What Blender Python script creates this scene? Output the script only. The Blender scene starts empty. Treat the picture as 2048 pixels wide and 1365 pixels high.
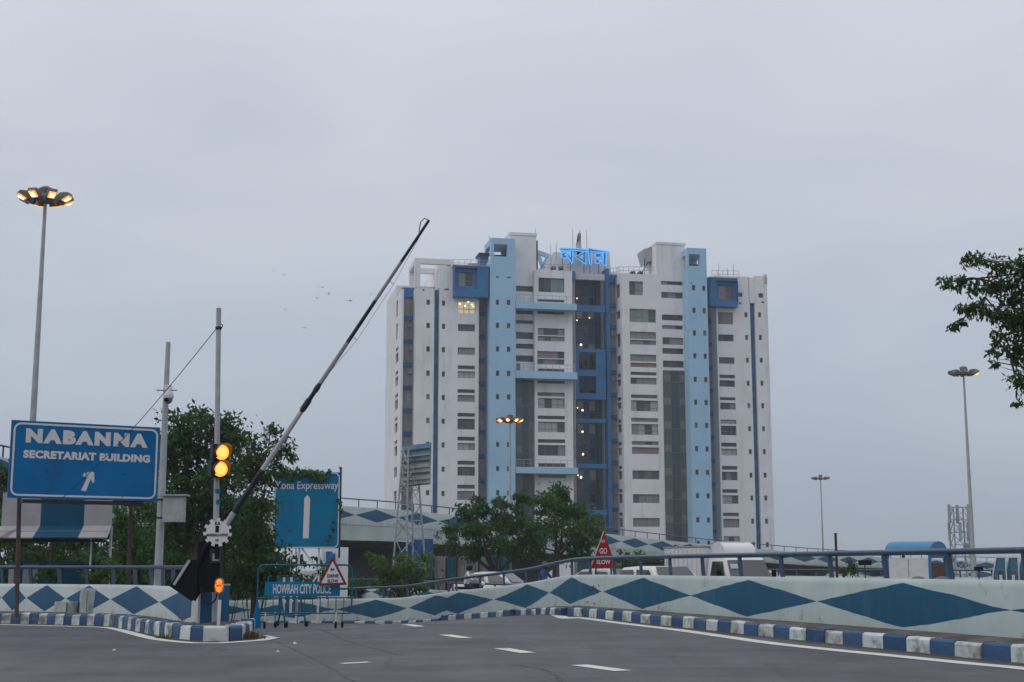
import bpy, bmesh, math, random
import numpy as np
from mathutils import Vector, Matrix
from mathutils.geometry import tessellate_polygon

HAZE = 0.00042
ORD = ('first', 'second', 'third', 'fourth', 'fifth', 'sixth', 'seventh', 'eighth', 'ninth', 'tenth')
random.seed(7); rng = np.random.default_rng(11)
R = math.radians
SC = bpy.context.scene
COL = SC.collection

# ------------------------------------------------------------------ camera
FPX = 2750.0                       # focal length in photo pixels (2048 wide)
EYE = 1.3
PITCH = math.atan((1135 - 682.5) / FPX)
cam_d = bpy.data.cameras.new('camera'); cam = bpy.data.objects.new('camera', cam_d); COL.objects.link(cam)
cam.location = (0, 0, EYE); cam.rotation_euler = (math.pi / 2 + PITCH, 0, 0)
cam_d.sensor_width = 36; cam_d.lens = 36 * FPX / 2048
cam_d.clip_start = 0.1; cam_d.clip_end = 6000
SC.camera = cam

# ------------------------------------------------------------------ sky
W = bpy.data.worlds.new('World'); SC.world = W; W.use_nodes = True
nt = W.node_tree; nt.nodes.clear()
SUN_EL, SUN_AZ = 38, -120          # veiled sun behind cloud, behind the viewer's left
wo = nt.nodes.new('ShaderNodeOutputWorld'); bg = nt.nodes.new('ShaderNodeBackground')
tc = nt.nodes.new('ShaderNodeTexCoord'); sx = nt.nodes.new('ShaderNodeSeparateXYZ')
rp = nt.nodes.new('ShaderNodeValToRGB'); nz = nt.nodes.new('ShaderNodeTexNoise')
mp = nt.nodes.new('ShaderNodeMapping'); mx = nt.nodes.new('ShaderNodeMix'); mx.data_type = 'RGBA'; mx.blend_type = 'MULTIPLY'
sky = nt.nodes.new('ShaderNodeTexSky'); sky.sky_type = 'NISHITA'; sky.sun_disc = False
sky.sun_elevation = R(SUN_EL); sky.sun_rotation = R(SUN_AZ); sky.dust_density = 4; sky.air_density = 1
nt.links.new(tc.outputs['Generated'], sx.inputs[0]); nt.links.new(sx.outputs['Z'], rp.inputs[0])
e = rp.color_ramp.elements
e[0].position = 0.0; e[0].color = (.335, .395, .475, 1)
e[1].position = 1.0; e[1].color = (1.02, 1.03, 1.08, 1)
for p, c in ((.08, (.40, .455, .535)), (.2, (.475, .52, .60)), (.36, (.575, .605, .68))):
    k = e.new(p); k.color = c + (1,)
nt.links.new(tc.outputs['Generated'], mp.inputs[0]); mp.inputs['Scale'].default_value = (1, 1, 3.2)
nt.links.new(mp.outputs[0], nz.inputs['Vector']); nz.inputs['Scale'].default_value = 2.2
nz.inputs['Detail'].default_value = 5; nz.inputs['Roughness'].default_value = .5; nz.inputs['Distortion'].default_value = .6
r2 = nt.nodes.new('ShaderNodeValToRGB'); nt.links.new(nz.outputs['Fac'], r2.inputs[0])
r2.color_ramp.elements[0].position = .3; r2.color_ramp.elements[0].color = (.90, .91, .93, 1)
r2.color_ramp.elements[1].position = .7; r2.color_ramp.elements[1].color = (1.09, 1.08, 1.065, 1)
mx.inputs['Factor'].default_value = 1
nt.links.new(rp.outputs[0], mx.inputs['A']); nt.links.new(r2.outputs[0], mx.inputs['B'])
sk = nt.nodes.new('ShaderNodeMix'); sk.data_type = 'RGBA'; sk.blend_type = 'ADD'; sk.inputs['Factor'].default_value = .006
nt.links.new(mx.outputs['Result'], sk.inputs['A']); nt.links.new(sky.outputs[0], sk.inputs['B'])
nt.links.new(sk.outputs['Result'], bg.inputs['Color']); bg.inputs['Strength'].default_value = 1.05
nt.links.new(bg.outputs[0], wo.inputs[0])
sd = bpy.data.lights.new('sun', 'SUN'); sd.energy = 0.5; sd.angle = R(40); sd.color = (1, .97, .95)
so = bpy.data.objects.new('sun', sd); COL.objects.link(so)
az, el = R(SUN_AZ), R(SUN_EL)
dirv = Vector((math.sin(az) * math.cos(el), math.cos(az) * math.cos(el), math.sin(el)))
so.rotation_euler = dirv.to_track_quat('Z', 'Y').to_euler(); so.location = (-20, -20, 60)

vs = SC.view_settings; vs.view_transform = 'Standard'; vs.look = 'None'; vs.gamma = 1; vs.exposure = 0.0
SC.render.engine = 'CYCLES'
SC.cycles.use_denoising = True
SC.cycles.max_bounces = 6; SC.cycles.diffuse_bounces = 3; SC.cycles.glossy_bounces = 2
SC.cycles.transmission_bounces = 4; SC.cycles.transparent_max_bounces = 8; SC.cycles.volume_bounces = 1
SC.cycles.sample_clamp_indirect = 4

# ------------------------------------------------------------------ projection helpers (photo pixel -> place at a real depth)
cP, sP = math.cos(PITCH), math.sin(PITCH)
def ray(px, py):
    x = (px - 1024) / FPX; y = -(py - 682.5) / FPX
    return Vector((x, cP - sP * y, sP + cP * y))
def P(px, py, D):
    d = ray(px, py); return Vector((0, 0, EYE)) + d * (D / d.y)
def GZ(px, py, z):
    d = ray(px, py); return Vector((0, 0, EYE)) + d * ((z - EYE) / d.z)
def sstep(a, b, x):
    t = min(1, max(0, (x - a) / (b - a))); return t * t * (3 - 2 * t)
def road_z(x, y):
    s = (y - 38) - 1.9 * max(x, -4.5)
    if x < -5.5: s -= 1.5 * (-x - 5.5) * (1 - sstep(34, 46, y))
    s = max(-40, min(s, 60))
    sp = 2 * math.log1p(math.exp(s / 2)) if s < 50 else s
    return -.035 * sp
def RG(px, py):
    """point of the road under a photo pixel"""
    d = ray(px, py); t = 5.0
    while t < 90:
        p = Vector((0, 0, EYE)) + d * t
        if p.z <= road_z(p.x, p.y): break
        t += .05
    return Vector((p.x, p.y, road_z(p.x, p.y)))

# ------------------------------------------------------------------ mesh helpers
class MB:
    def __init__(s): s.v = []; s.f = []; s.m = []; s.uv = None; s.M = None
    def add(s, vs, fs, mi=0):
        b = len(s.v)
        s.v += [tuple(s.M @ Vector(v)) if s.M else tuple(v) for v in vs]
        for f in fs: s.f.append(tuple(b + i for i in f)); s.m.append(mi)
    def box(s, x0, x1, y0, y1, z0, z1, mi=0):
        s.add([(x0,y0,z0),(x1,y0,z0),(x1,y1,z0),(x0,y1,z0),(x0,y0,z1),(x1,y0,z1),(x1,y1,z1),(x0,y1,z1)],
              [(0,3,2,1),(4,5,6,7),(0,1,5,4),(1,2,6,5),(2,3,7,6),(3,0,4,7)], mi)
    def quad(s, a, b, c, d, mi=0): s.add([a, b, c, d], [(0, 1, 2, 3)], mi)
    def tube(s, pts, r, n=8, mi=0, caps=True):
        pts = [Vector(p) for p in pts]; k = len(pts)
        rs = r if isinstance(r, (list, tuple)) else [r] * k
        vs = []; up = None
        for i, p in enumerate(pts):
            t = (pts[min(i+1, k-1)] - pts[max(i-1, 0)]).normalized()
            if up is None:
                up = Vector((0,0,1)) if abs(t.z) < .9 else Vector((1,0,0))
            a = (up - t * up.dot(t)).normalized(); up = a; b = t.cross(a)
            for j in range(n):
                q = 2 * math.pi * j / n
                vs.append(p + (a * math.cos(q) + b * math.sin(q)) * rs[i])
        fs = [(i*n+j, i*n+(j+1) % n, (i+1)*n+(j+1) % n, (i+1)*n+j) for i in range(k-1) for j in range(n)]
        if caps: fs += [tuple(reversed(range(n))), tuple((k-1)*n+j for j in range(n))]
        s.add(vs, fs, mi)
    def bar(s, a, b, w, h, mi=0):
        """rectangular bar between points; w sideways, h upward"""
        a, b = Vector(a), Vector(b); t = (b - a).normalized()
        up = Vector((0,0,1)) if abs(t.z) < .95 else Vector((0,1,0))
        x = t.cross(up).normalized(); z = x.cross(t)
        vs = [q + x * (w/2 * i) + z * (h/2 * j) for q in (a, b) for i, j in ((-1,-1),(1,-1),(1,1),(-1,1))]
        s.add(vs, [(3,2,1,0),(4,5,6,7),(0,1,5,4),(1,2,6,5),(2,3,7,6),(3,0,4,7)], mi)
    def lathe(s, prof, n=16, mi=0, c=(0,0,0), ax='z'):
        vs = []
        for r, h in prof:
            for j in range(n):
                q = 2*math.pi*j/n; a, b = r*math.cos(q), r*math.sin(q)
                p = {'z': (a, b, h), 'y': (a, h, b), 'x': (h, a, b)}[ax]
                vs.append((c[0]+p[0], c[1]+p[1], c[2]+p[2]))
        k = len(prof)
        fs = [(i*n+j, i*n+(j+1) % n, (i+1)*n+(j+1) % n, (i+1)*n+j) for i in range(k-1) for j in range(n)]
        fs += [tuple(reversed(range(n))), tuple((k-1)*n+j for j in range(n))]
        s.add(vs, fs, mi)
    def sphere(s, c, r, n=12, mi=0):
        r = r if isinstance(r, (list, tuple)) else (r, r, r); k = n // 2
        vs = [(c[0]+r[0]*math.sin(math.pi*i/k)*math.cos(2*math.pi*j/n), c[1]+r[1]*math.sin(math.pi*i/k)*math.sin(2*math.pi*j/n), c[2]+r[2]*math.cos(math.pi*i/k)) for i in range(k+1) for j in range(n)]
        s.add(vs, [(i*n+j, (i+1)*n+j, (i+1)*n+(j+1) % n, i*n+(j+1) % n) for i in range(k) for j in range(n)], mi)
    def prism(s, poly, off, mi=0, both=True):
        """poly: planar 3-D outline, extruded by vector off"""
        n = len(poly); poly = [Vector(p) for p in poly]; off = Vector(off)
        vs = poly + [p + off for p in poly]
        tris = tessellate_polygon([poly])
        fs = [tuple(t) for t in tris] + [tuple(i + n for i in reversed(t)) for t in tris]
        fs += [(i, (i+1) % n, (i+1) % n + n, i + n) for i in range(n)]
        s.add(vs, fs, mi)
    def build(s, name, mats, parent=None, smooth=False, bevel=0, fix=True):
        me = bpy.data.meshes.new(name); me.from_pydata(s.v, [], s.f)
        if not isinstance(mats, (list, tuple)): mats = [mats]
        for m in mats: me.materials.append(m)
        me.polygons.foreach_set('material_index', s.m)
        if s.uv: 
            l = me.uv_layers.new(name='UVMap')
            for p in me.polygons:
                for li in p.loop_indices: l.data[li].uv = s.uv[me.loops[li].vertex_index]
        if fix or bevel:
            bm = bmesh.new(); bm.from_mesh(me)
            if bevel:
                ed = [x for x in bm.edges if len(x.link_faces) == 2 and x.calc_face_angle(0) > .6]
                bmesh.ops.bevel(bm, geom=ed, offset=bevel, segments=2, affect='EDGES', profile=.6)
            if fix: bmesh.ops.recalc_face_normals(bm, faces=bm.faces)
            bm.to_mesh(me); bm.free()
        if smooth:
            me.polygons.foreach_set('use_smooth', [True]*len(me.polygons))
            if smooth != 'all':
                try: me.set_sharp_from_angle(angle=R(38))
                except Exception: pass
        o = bpy.data.objects.new(name, me); COL.objects.link(o)
        if parent: o.parent = parent
        return o
def tag(o, label=None, cat=None, group=None, kind=None):
    if label: o['label'] = label
    if cat: o['category'] = cat
    if group: o['group'] = group
    if kind: o['kind'] = kind
    return o
def empty(name, loc=(0,0,0), rz=0, label=None, cat=None, group=None):
    o = bpy.data.objects.new(name, None); COL.objects.link(o)
    o.location = loc; o.rotation_euler = (0, 0, rz); o.empty_display_size = .2
    return tag(o, label, cat, group)
def copy_tree(o, parent=None):
    c = o.copy(); COL.objects.link(c); c.parent = parent
    for ch in list(o.children): copy_tree(ch, c)
    return c
def inst(src, name, parent, loc, rz=0):
    c = bpy.data.objects.new(name, src.data); COL.objects.link(c); c.parent = parent; c.location = loc; c.rotation_euler = (0,0,rz); return c

# ------------------------------------------------------------------ materials
def M_(name): 
    m = bpy.data.materials.new(name); m.use_nodes = True
    return m, m.node_tree, m.node_tree.nodes['Principled BSDF']
def node(t, kind, **kw):
    n = t.nodes.new(kind)
    for k, v in kw.items(): setattr(n, k, v)
    return n
def paint(name, col, rough=.6, var=.12, scale=3.0, stain=None, stain_amt=.4, stain_scale=(1.5, 1.5, .5), stain_pos=.58, metal=0, bump=.0, spec=.22, rnd=0):
    m, t, b = M_(name); L = t.links.new
    co = node(t, 'ShaderNodeTexCoord')
    n1 = node(t, 'ShaderNodeTexNoise'); n1.inputs['Scale'].default_value = scale; n1.inputs['Detail'].default_value = 6
    L(co.outputs['Object'], n1.inputs['Vector'])
    mr = node(t, 'ShaderNodeMapRange'); mr.inputs[1].default_value = .3; mr.inputs[2].default_value = .7
    mr.inputs[3].default_value = 1 - var; mr.inputs[4].default_value = 1 + var * .6
    L(n1.outputs['Fac'], mr.inputs[0])
    hs = node(t, 'ShaderNodeHueSaturation'); hs.inputs['Color'].default_value = tuple(col) + (1,)
    L(mr.outputs[0], hs.inputs['Value'])
    if rnd:
        oi = node(t, 'ShaderNodeObjectInfo'); m3 = node(t, 'ShaderNodeMapRange'); m3.inputs[3].default_value = 1-rnd; m3.inputs[4].default_value = 1+rnd
        L(oi.outputs['Random'], m3.inputs[0]); ml = node(t, 'ShaderNodeMath', operation='MULTIPLY'); L(m3.outputs[0], ml.inputs[0]); L(mr.outputs[0], ml.inputs[1]); L(ml.outputs[0], hs.inputs['Value'])
    out = hs.outputs[0]
    if stain:
        mpn = node(t, 'ShaderNodeMapping'); mpn.inputs['Scale'].default_value = stain_scale
        L(co.outputs['Object'], mpn.inputs[0])
        n2 = node(t, 'ShaderNodeTexNoise'); n2.inputs['Scale'].default_value = 1; n2.inputs['Detail'].default_value = 8; n2.inputs['Roughness'].default_value = .65
        L(mpn.outputs[0], n2.inputs['Vector'])
        if rnd:
            ad = node(t, 'ShaderNodeVectorMath', operation='ADD'); oi2 = node(t, 'ShaderNodeObjectInfo')
            L(mpn.outputs[0], ad.inputs[0]); L(oi2.outputs['Location'], ad.inputs[1]); L(ad.outputs[0], n2.inputs['Vector'])
        m2 = node(t, 'ShaderNodeMapRange'); m2.inputs[1].default_value = stain_pos; m2.inputs[2].default_value = stain_pos + .16; m2.inputs[4].default_value = stain_amt
        L(n2.outputs['Fac'], m2.inputs[0])
        mm = node(t, 'ShaderNodeMix', data_type='RGBA'); mm.inputs['B'].default_value = tuple(stain) + (1,)
        L(m2.outputs[0], mm.inputs['Factor']); L(out, mm.inputs['A']); out = mm.outputs['Result']
    L(out, b.inputs['Base Color'])
    b.inputs['Roughness'].default_value = rough; b.inputs['Metallic'].default_value = metal; b.inputs['Specular IOR Level'].default_value = spec
    if bump:
        bp = node(t, 'ShaderNodeBump'); bp.inputs['Strength'].default_value = bump; bp.inputs['Distance'].default_value = .02
        n3 = node(t, 'ShaderNodeTexNoise'); n3.inputs['Scale'].default_value = scale * 9; n3.inputs['Detail'].default_value = 4
        L(co.outputs['Object'], n3.inputs['Vector']); L(n3.outputs['Fac'], bp.inputs['Height']); L(bp.outputs[0], b.inputs['Normal'])
    return m
def glow(name, col, strength, base=(.02, .02, .02)):
    m, t, b = M_(name); b.inputs['Base Color'].default_value = tuple(base) + (1,)
    b.inputs['Emission Color'].default_value = tuple(col) + (1,); b.inputs['Emission Strength'].default_value = strength; b.inputs['Roughness'].default_value = .3
    return m
def glass(name, col, rough=.08):
    m, t, b = M_(name); b.inputs['Base Color'].default_value = tuple(col) + (1,); b.inputs['Roughness'].default_value = rough; b.inputs['Specular IOR Level'].default_value = .5
    oi = node(t, 'ShaderNodeObjectInfo'); mr = node(t, 'ShaderNodeMapRange'); mr.inputs[3].default_value = .6; mr.inputs[4].default_value = 1.5
    hs = node(t, 'ShaderNodeHueSaturation'); hs.inputs['Color'].default_value = tuple(col) + (1,)
    t.links.new(oi.outputs['Random'], mr.inputs[0]); t.links.new(mr.outputs[0], hs.inputs['Value']); t.links.new(hs.outputs[0], b.inputs['Base Color'])
    return m
def curtain(name, col):
    m, t, b = M_(name); L = t.links.new
    co = node(t, 'ShaderNodeTexCoord'); wv = node(t, 'ShaderNodeTexWave'); wv.inputs['Scale'].default_value = 1.6; wv.inputs['Distortion'].default_value = 2.5; wv.inputs['Detail'].default_value = 2
    L(co.outputs['Object'], wv.inputs['Vector'])
    mxn = node(t, 'ShaderNodeMix', data_type='RGBA'); mxn.inputs['A'].default_value = tuple(c*.72 for c in col) + (1,); mxn.inputs['B'].default_value = tuple(col) + (1,)  # shading of the folds is painted into the colour as wavy darker bands
    L(wv.outputs['Fac'], mxn.inputs['Factor']); L(mxn.outputs['Result'], b.inputs['Base Color'])
    b.inputs['Roughness'].default_value = .25; b.inputs['Specular IOR Level'].default_value = .5
    return m
def leafmat(name, c0, c1):
    m, t, b = M_(name); L = t.links.new
    g = node(t, 'ShaderNodeNewGeometry'); rpn = node(t, 'ShaderNodeValToRGB')
    rpn.color_ramp.elements[0].color = tuple(c0) + (1,); rpn.color_ramp.elements[1].color = tuple(c1) + (1,)
    L(g.outputs['Random Per Island'], rpn.inputs[0]); L(rpn.outputs[0], b.inputs['Base Color'])
    b.inputs['Roughness'].default_value = .6; b.inputs['Specular IOR Level'].default_value = .1
    tr = node(t, 'ShaderNodeBsdfTranslucent'); hs = node(t, 'ShaderNodeHueSaturation'); hs.inputs['Value'].default_value = 1.3; hs.inputs['Hue'].default_value = .48
    L(rpn.outputs[0], hs.inputs['Color']); L(hs.outputs[0], tr.inputs['Color'])
    ms = node(t, 'ShaderNodeMixShader'); ms.inputs[0].default_value = .42
    L(b.outputs[0], ms.inputs[1]); L(tr.outputs[0], ms.inputs[2]); L(ms.outputs[0], t.nodes['Material Output'].inputs['Surface'])
    return m
def diamond(name, light, dark, top=.93, bot=.04, wob=.05):
    """painted harlequin band: u = repeats along the wall, v = 0..1 up its face"""
    m, t, b = M_(name); L = t.links.new
    uv = node(t, 'ShaderNodeTexCoord'); s = node(t, 'ShaderNodeSeparateXYZ'); L(uv.outputs['UV'], s.inputs[0])
    co = node(t, 'ShaderNodeTexCoord'); nn = node(t, 'ShaderNodeTexNoise'); nn.inputs['Scale'].default_value = 1.5; nn.inputs['Detail'].default_value = 5; L(co.outputs['Object'], nn.inputs['Vector'])
    def mt(op, a, bb=None):
        n = node(t, 'ShaderNodeMath', operation=op)
        for i, q in enumerate((a, bb)):
            if q is None: continue
            if isinstance(q, (int, float)): n.inputs[i].default_value = q
            else: L(q, n.inputs[i])
        return n.outputs[0]
    fr = mt('ABSOLUTE', mt('SUBTRACT', mt('FRACT', s.outputs['X']), .5))
    vc = mt('ABSOLUTE', mt('SUBTRACT', s.outputs['Y'], (top + bot) / 2))
    d = mt('ADD', mt('MULTIPLY', fr, 2.0), mt('DIVIDE', vc, (top - bot) / 2))
    d = mt('ADD', d, mt('MULTIPLY', mt('SUBTRACT', nn.outputs['Fac'], .5), wob * 2))
    msk = node(t, 'ShaderNodeMapRange'); msk.inputs[1].default_value = .985; msk.inputs[2].default_value = 1.0; msk.inputs[3].default_value = 1; msk.inputs[4].default_value = 0
    L(d, msk.inputs[0])
    c1 = node(t, 'ShaderNodeMix', data_type='RGBA'); c1.inputs['A'].default_value = tuple(light) + (1,); c1.inputs['B'].default_value = tuple(dark) + (1,)
    L(msk.outputs[0], c1.inputs['Factor'])
    n2 = node(t, 'ShaderNodeTexNoise'); n2.inputs['Scale'].default_value = .9; n2.inputs['Detail'].default_value = 9; n2.inputs['Roughness'].default_value = .68; L(co.outputs['Object'], n2.inputs['Vector'])
    v2 = node(t, 'ShaderNodeMapRange'); v2.inputs[1].default_value = .25; v2.inputs[2].default_value = .75; v2.inputs[3].default_value = .84; v2.inputs[4].default_value = 1.1; L(n2.outputs['Fac'], v2.inputs[0])
    h = node(t, 'ShaderNodeHueSaturation'); L(c1.outputs['Result'], h.inputs['Color']); L(v2.outputs[0], h.inputs['Value'])
    # rain streaks running down the face and scuffed, chipped paint
    ms_ = node(t, 'ShaderNodeMapping'); ms_.inputs['Scale'].default_value = (2.6, 2.6, .25); L(co.outputs['Object'], ms_.inputs[0])
    n6 = node(t, 'ShaderNodeTexNoise'); n6.inputs['Scale'].default_value = 1; n6.inputs['Detail'].default_value = 7; n6.inputs['Roughness'].default_value = .7; L(ms_.outputs[0], n6.inputs['Vector'])
    s6 = node(t, 'ShaderNodeMapRange'); s6.inputs[1].default_value = .5; s6.inputs[2].default_value = .72; s6.inputs[4].default_value = .22; L(n6.outputs['Fac'], s6.inputs[0])
    c6 = node(t, 'ShaderNodeMix', data_type='RGBA'); c6.inputs['B'].default_value = (.17, .19, .185, 1); L(s6.outputs[0], c6.inputs['Factor']); L(h.outputs[0], c6.inputs['A'])
    n7 = node(t, 'ShaderNodeTexNoise'); n7.inputs['Scale'].default_value = 9; n7.inputs['Detail'].default_value = 6; n7.inputs['Roughness'].default_value = .75; L(co.outputs['Object'], n7.inputs['Vector'])
    s7 = node(t, 'ShaderNodeMapRange'); s7.inputs[1].default_value = .66; s7.inputs[2].default_value = .72; s7.inputs[4].default_value = .6; L(n7.outputs['Fac'], s7.inputs[0])
    c7 = node(t, 'ShaderNodeMix', data_type='RGBA'); c7.inputs['B'].default_value = (.24, .25, .24, 1); L(s7.outputs[0], c7.inputs['Factor']); L(c6.outputs['Result'], c7.inputs['A']); h = c7
    n4 = node(t, 'ShaderNodeTexNoise'); n4.inputs['Scale'].default_value = 2.3; n4.inputs['Detail'].default_value = 10; n4.inputs['Roughness'].default_value = .72; L(co.outputs['Object'], n4.inputs['Vector'])
    st = node(t, 'ShaderNodeMapRange'); st.inputs[1].default_value = .535; st.inputs[2].default_value = .68; st.inputs[4].default_value = .7
    L(mt('SUBTRACT', n4.outputs['Fac'], mt('MULTIPLY', mt('MINIMUM', s.outputs['Y'], .35), .22)), st.inputs[0])
    c2 = node(t, 'ShaderNodeMix', data_type='RGBA'); c2.inputs['B'].default_value = (.07, .075, .06, 1)
    L(st.outputs[0], c2.inputs['Factor']); L(h.outputs['Result'], c2.inputs['A']); L(c2.outputs['Result'], b.inputs['Base Color'])
    b.inputs['Roughness'].default_value = .7; b.inputs['Specular IOR Level'].default_value = .18
    bp = node(t, 'ShaderNodeBump'); bp.inputs['Strength'].default_value = .25; bp.inputs['Distance'].default_value = .01; L(n2.outputs['Fac'], bp.inputs['Height']); L(bp.outputs[0], b.inputs['Normal'])
    return m

WHT = paint('white_render', (.74, .735, .755), .7, .08, .35, (.38, .38, .39), .48, (.7, .7, .09), .53, bump=.05)
CONC = paint('grey_concrete', (.36, .355, .36), .8, .25, .5, (.2, .2, .2), .5, (1.2, 1.2, .1), .5)
LBLU = paint('light_blue_render', (.34, .53, .69), .65, .07, .3, (.27, .41, .5), .5, (.5, .5, .07), .56)
DBLU = paint('deep_blue_render', (.04, .155, .34), .6, .15, .4)
DGLZ = paint('blue_glazing', (.04, .135, .235), .25, .35, .25)
FRM = paint('window_frame', (.16, .165, .18), .5, .1)
GL_X = glass('well_glass', (.014, .03, .038)); GL_D = glass('dark_glass', (.04, .05, .058)); GL_M = glass('mid_glass', (.075, .088, .092)); GL_G = glass('green_glass', (.22, .28, .28))
CUR_A = curtain('pale_curtain', (.42, .43, .43)); CUR_B = curtain('grey_curtain', (.26, .265, .275)); CUR_C = curtain('brown_curtain', (.27, .2, .2))
LITW = glow('lit_room', (1, .86, .55), .36, (.4, .35, .25)); BULB = glow('ceiling_bulb', (1, .8, .45), 3)
ROOMDIM = glow('dim_room', (1, .85, .6), .025, (.17, .165, .155))
LAND = paint('landing_panel', (.17, .172, .165), .4, .2)
STEEL = paint('galvanised_steel', (.36, .37, .39), .5, .15, 4, (.2, .17, .14), .4, (3, 3, 1), .6)
DARK = paint('dark_metal', (.03, .032, .036), .45, .2)
RUST = paint('rusty_post', (.07, .05, .045), .7, .3, 6)
# ------------------------------------------------------------------ path tools
def smooth_path(pts, step=.5):
    pts = [Vector(p) for p in pts]; out = []
    for i in range(len(pts) - 1):
        p0 = pts[max(i-1, 0)]; p1 = pts[i]; p2 = pts[i+1]; p3 = pts[min(i+2, len(pts)-1)]
        n = max(1, int((p2 - p1).length / step))
        for k in range(n):
            t = k / n
            out.append(.5 * ((2*p1) + (p2-p0)*t + (2*p0-5*p1+4*p2-p3)*t*t + (3*p1-p0-3*p2+p3)*t*t*t))
    out.append(pts[-1]); return out
def arc(pts):
    s = [0.0]
    for a, b in zip(pts, pts[1:]): s.append(s[-1] + (b - a).length)
    return s
def at_s(pts, s, q):
    q = max(0, min(q, s[-1]))
    for i in range(len(s) - 1):
        if q <= s[i+1] + 1e-9:
            t = (q - s[i]) / max(1e-9, s[i+1] - s[i]); d = (pts[i+1] - pts[i]); d2 = Vector((d.x, d.y, 0)).normalized()
            return pts[i].lerp(pts[i+1], t), d2
    return pts[-1], Vector((1, 0, 0))
def away(d): return Vector((d.y, -d.x, 0))        # right of travel; paths run right to left, so this points away from the viewer
def sweep(pts, prof, vmax, ulen, u0=0.0):
    """wall body: profile (offset away, height) swept along a path, UV u = length/ulen, v = height/vmax"""
    mb = MB(); mb.uv = []; s = arc(pts); n = len(prof)
    for i, p in enumerate(pts):
        d = pts[min(i+1, len(pts)-1)] - pts[max(i-1, 0)]; d = Vector((d.x, d.y, 0)).normalized(); a = away(d)
        for o, h in prof:
            mb.v.append(tuple(p + a * o + Vector((0, 0, h)))); mb.uv.append((s[i] / ulen + u0, min(1, max(0, h / vmax)) if o < .09 else .985))
    for i in range(len(pts) - 1):
        for j in range(n):
            k = (j + 1) % n; mb.f.append((i*n+j, i*n+k, (i+1)*n+k, (i+1)*n+j)); mb.m.append(0)
    for i in (0, len(pts) - 1): mb.f.append(tuple(i*n+j for j in range(n))); mb.m.append(0)
    return mb
def offset_path(pts, o, dz=0):
    out = []
    for i, p in enumerate(pts):
        d = pts[min(i+1, len(pts)-1)] - pts[max(i-1, 0)]; d = Vector((d.x, d.y, 0)).normalized()
        out.append(p + away(d) * o + Vector((0, 0, dz)))
    return out

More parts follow.
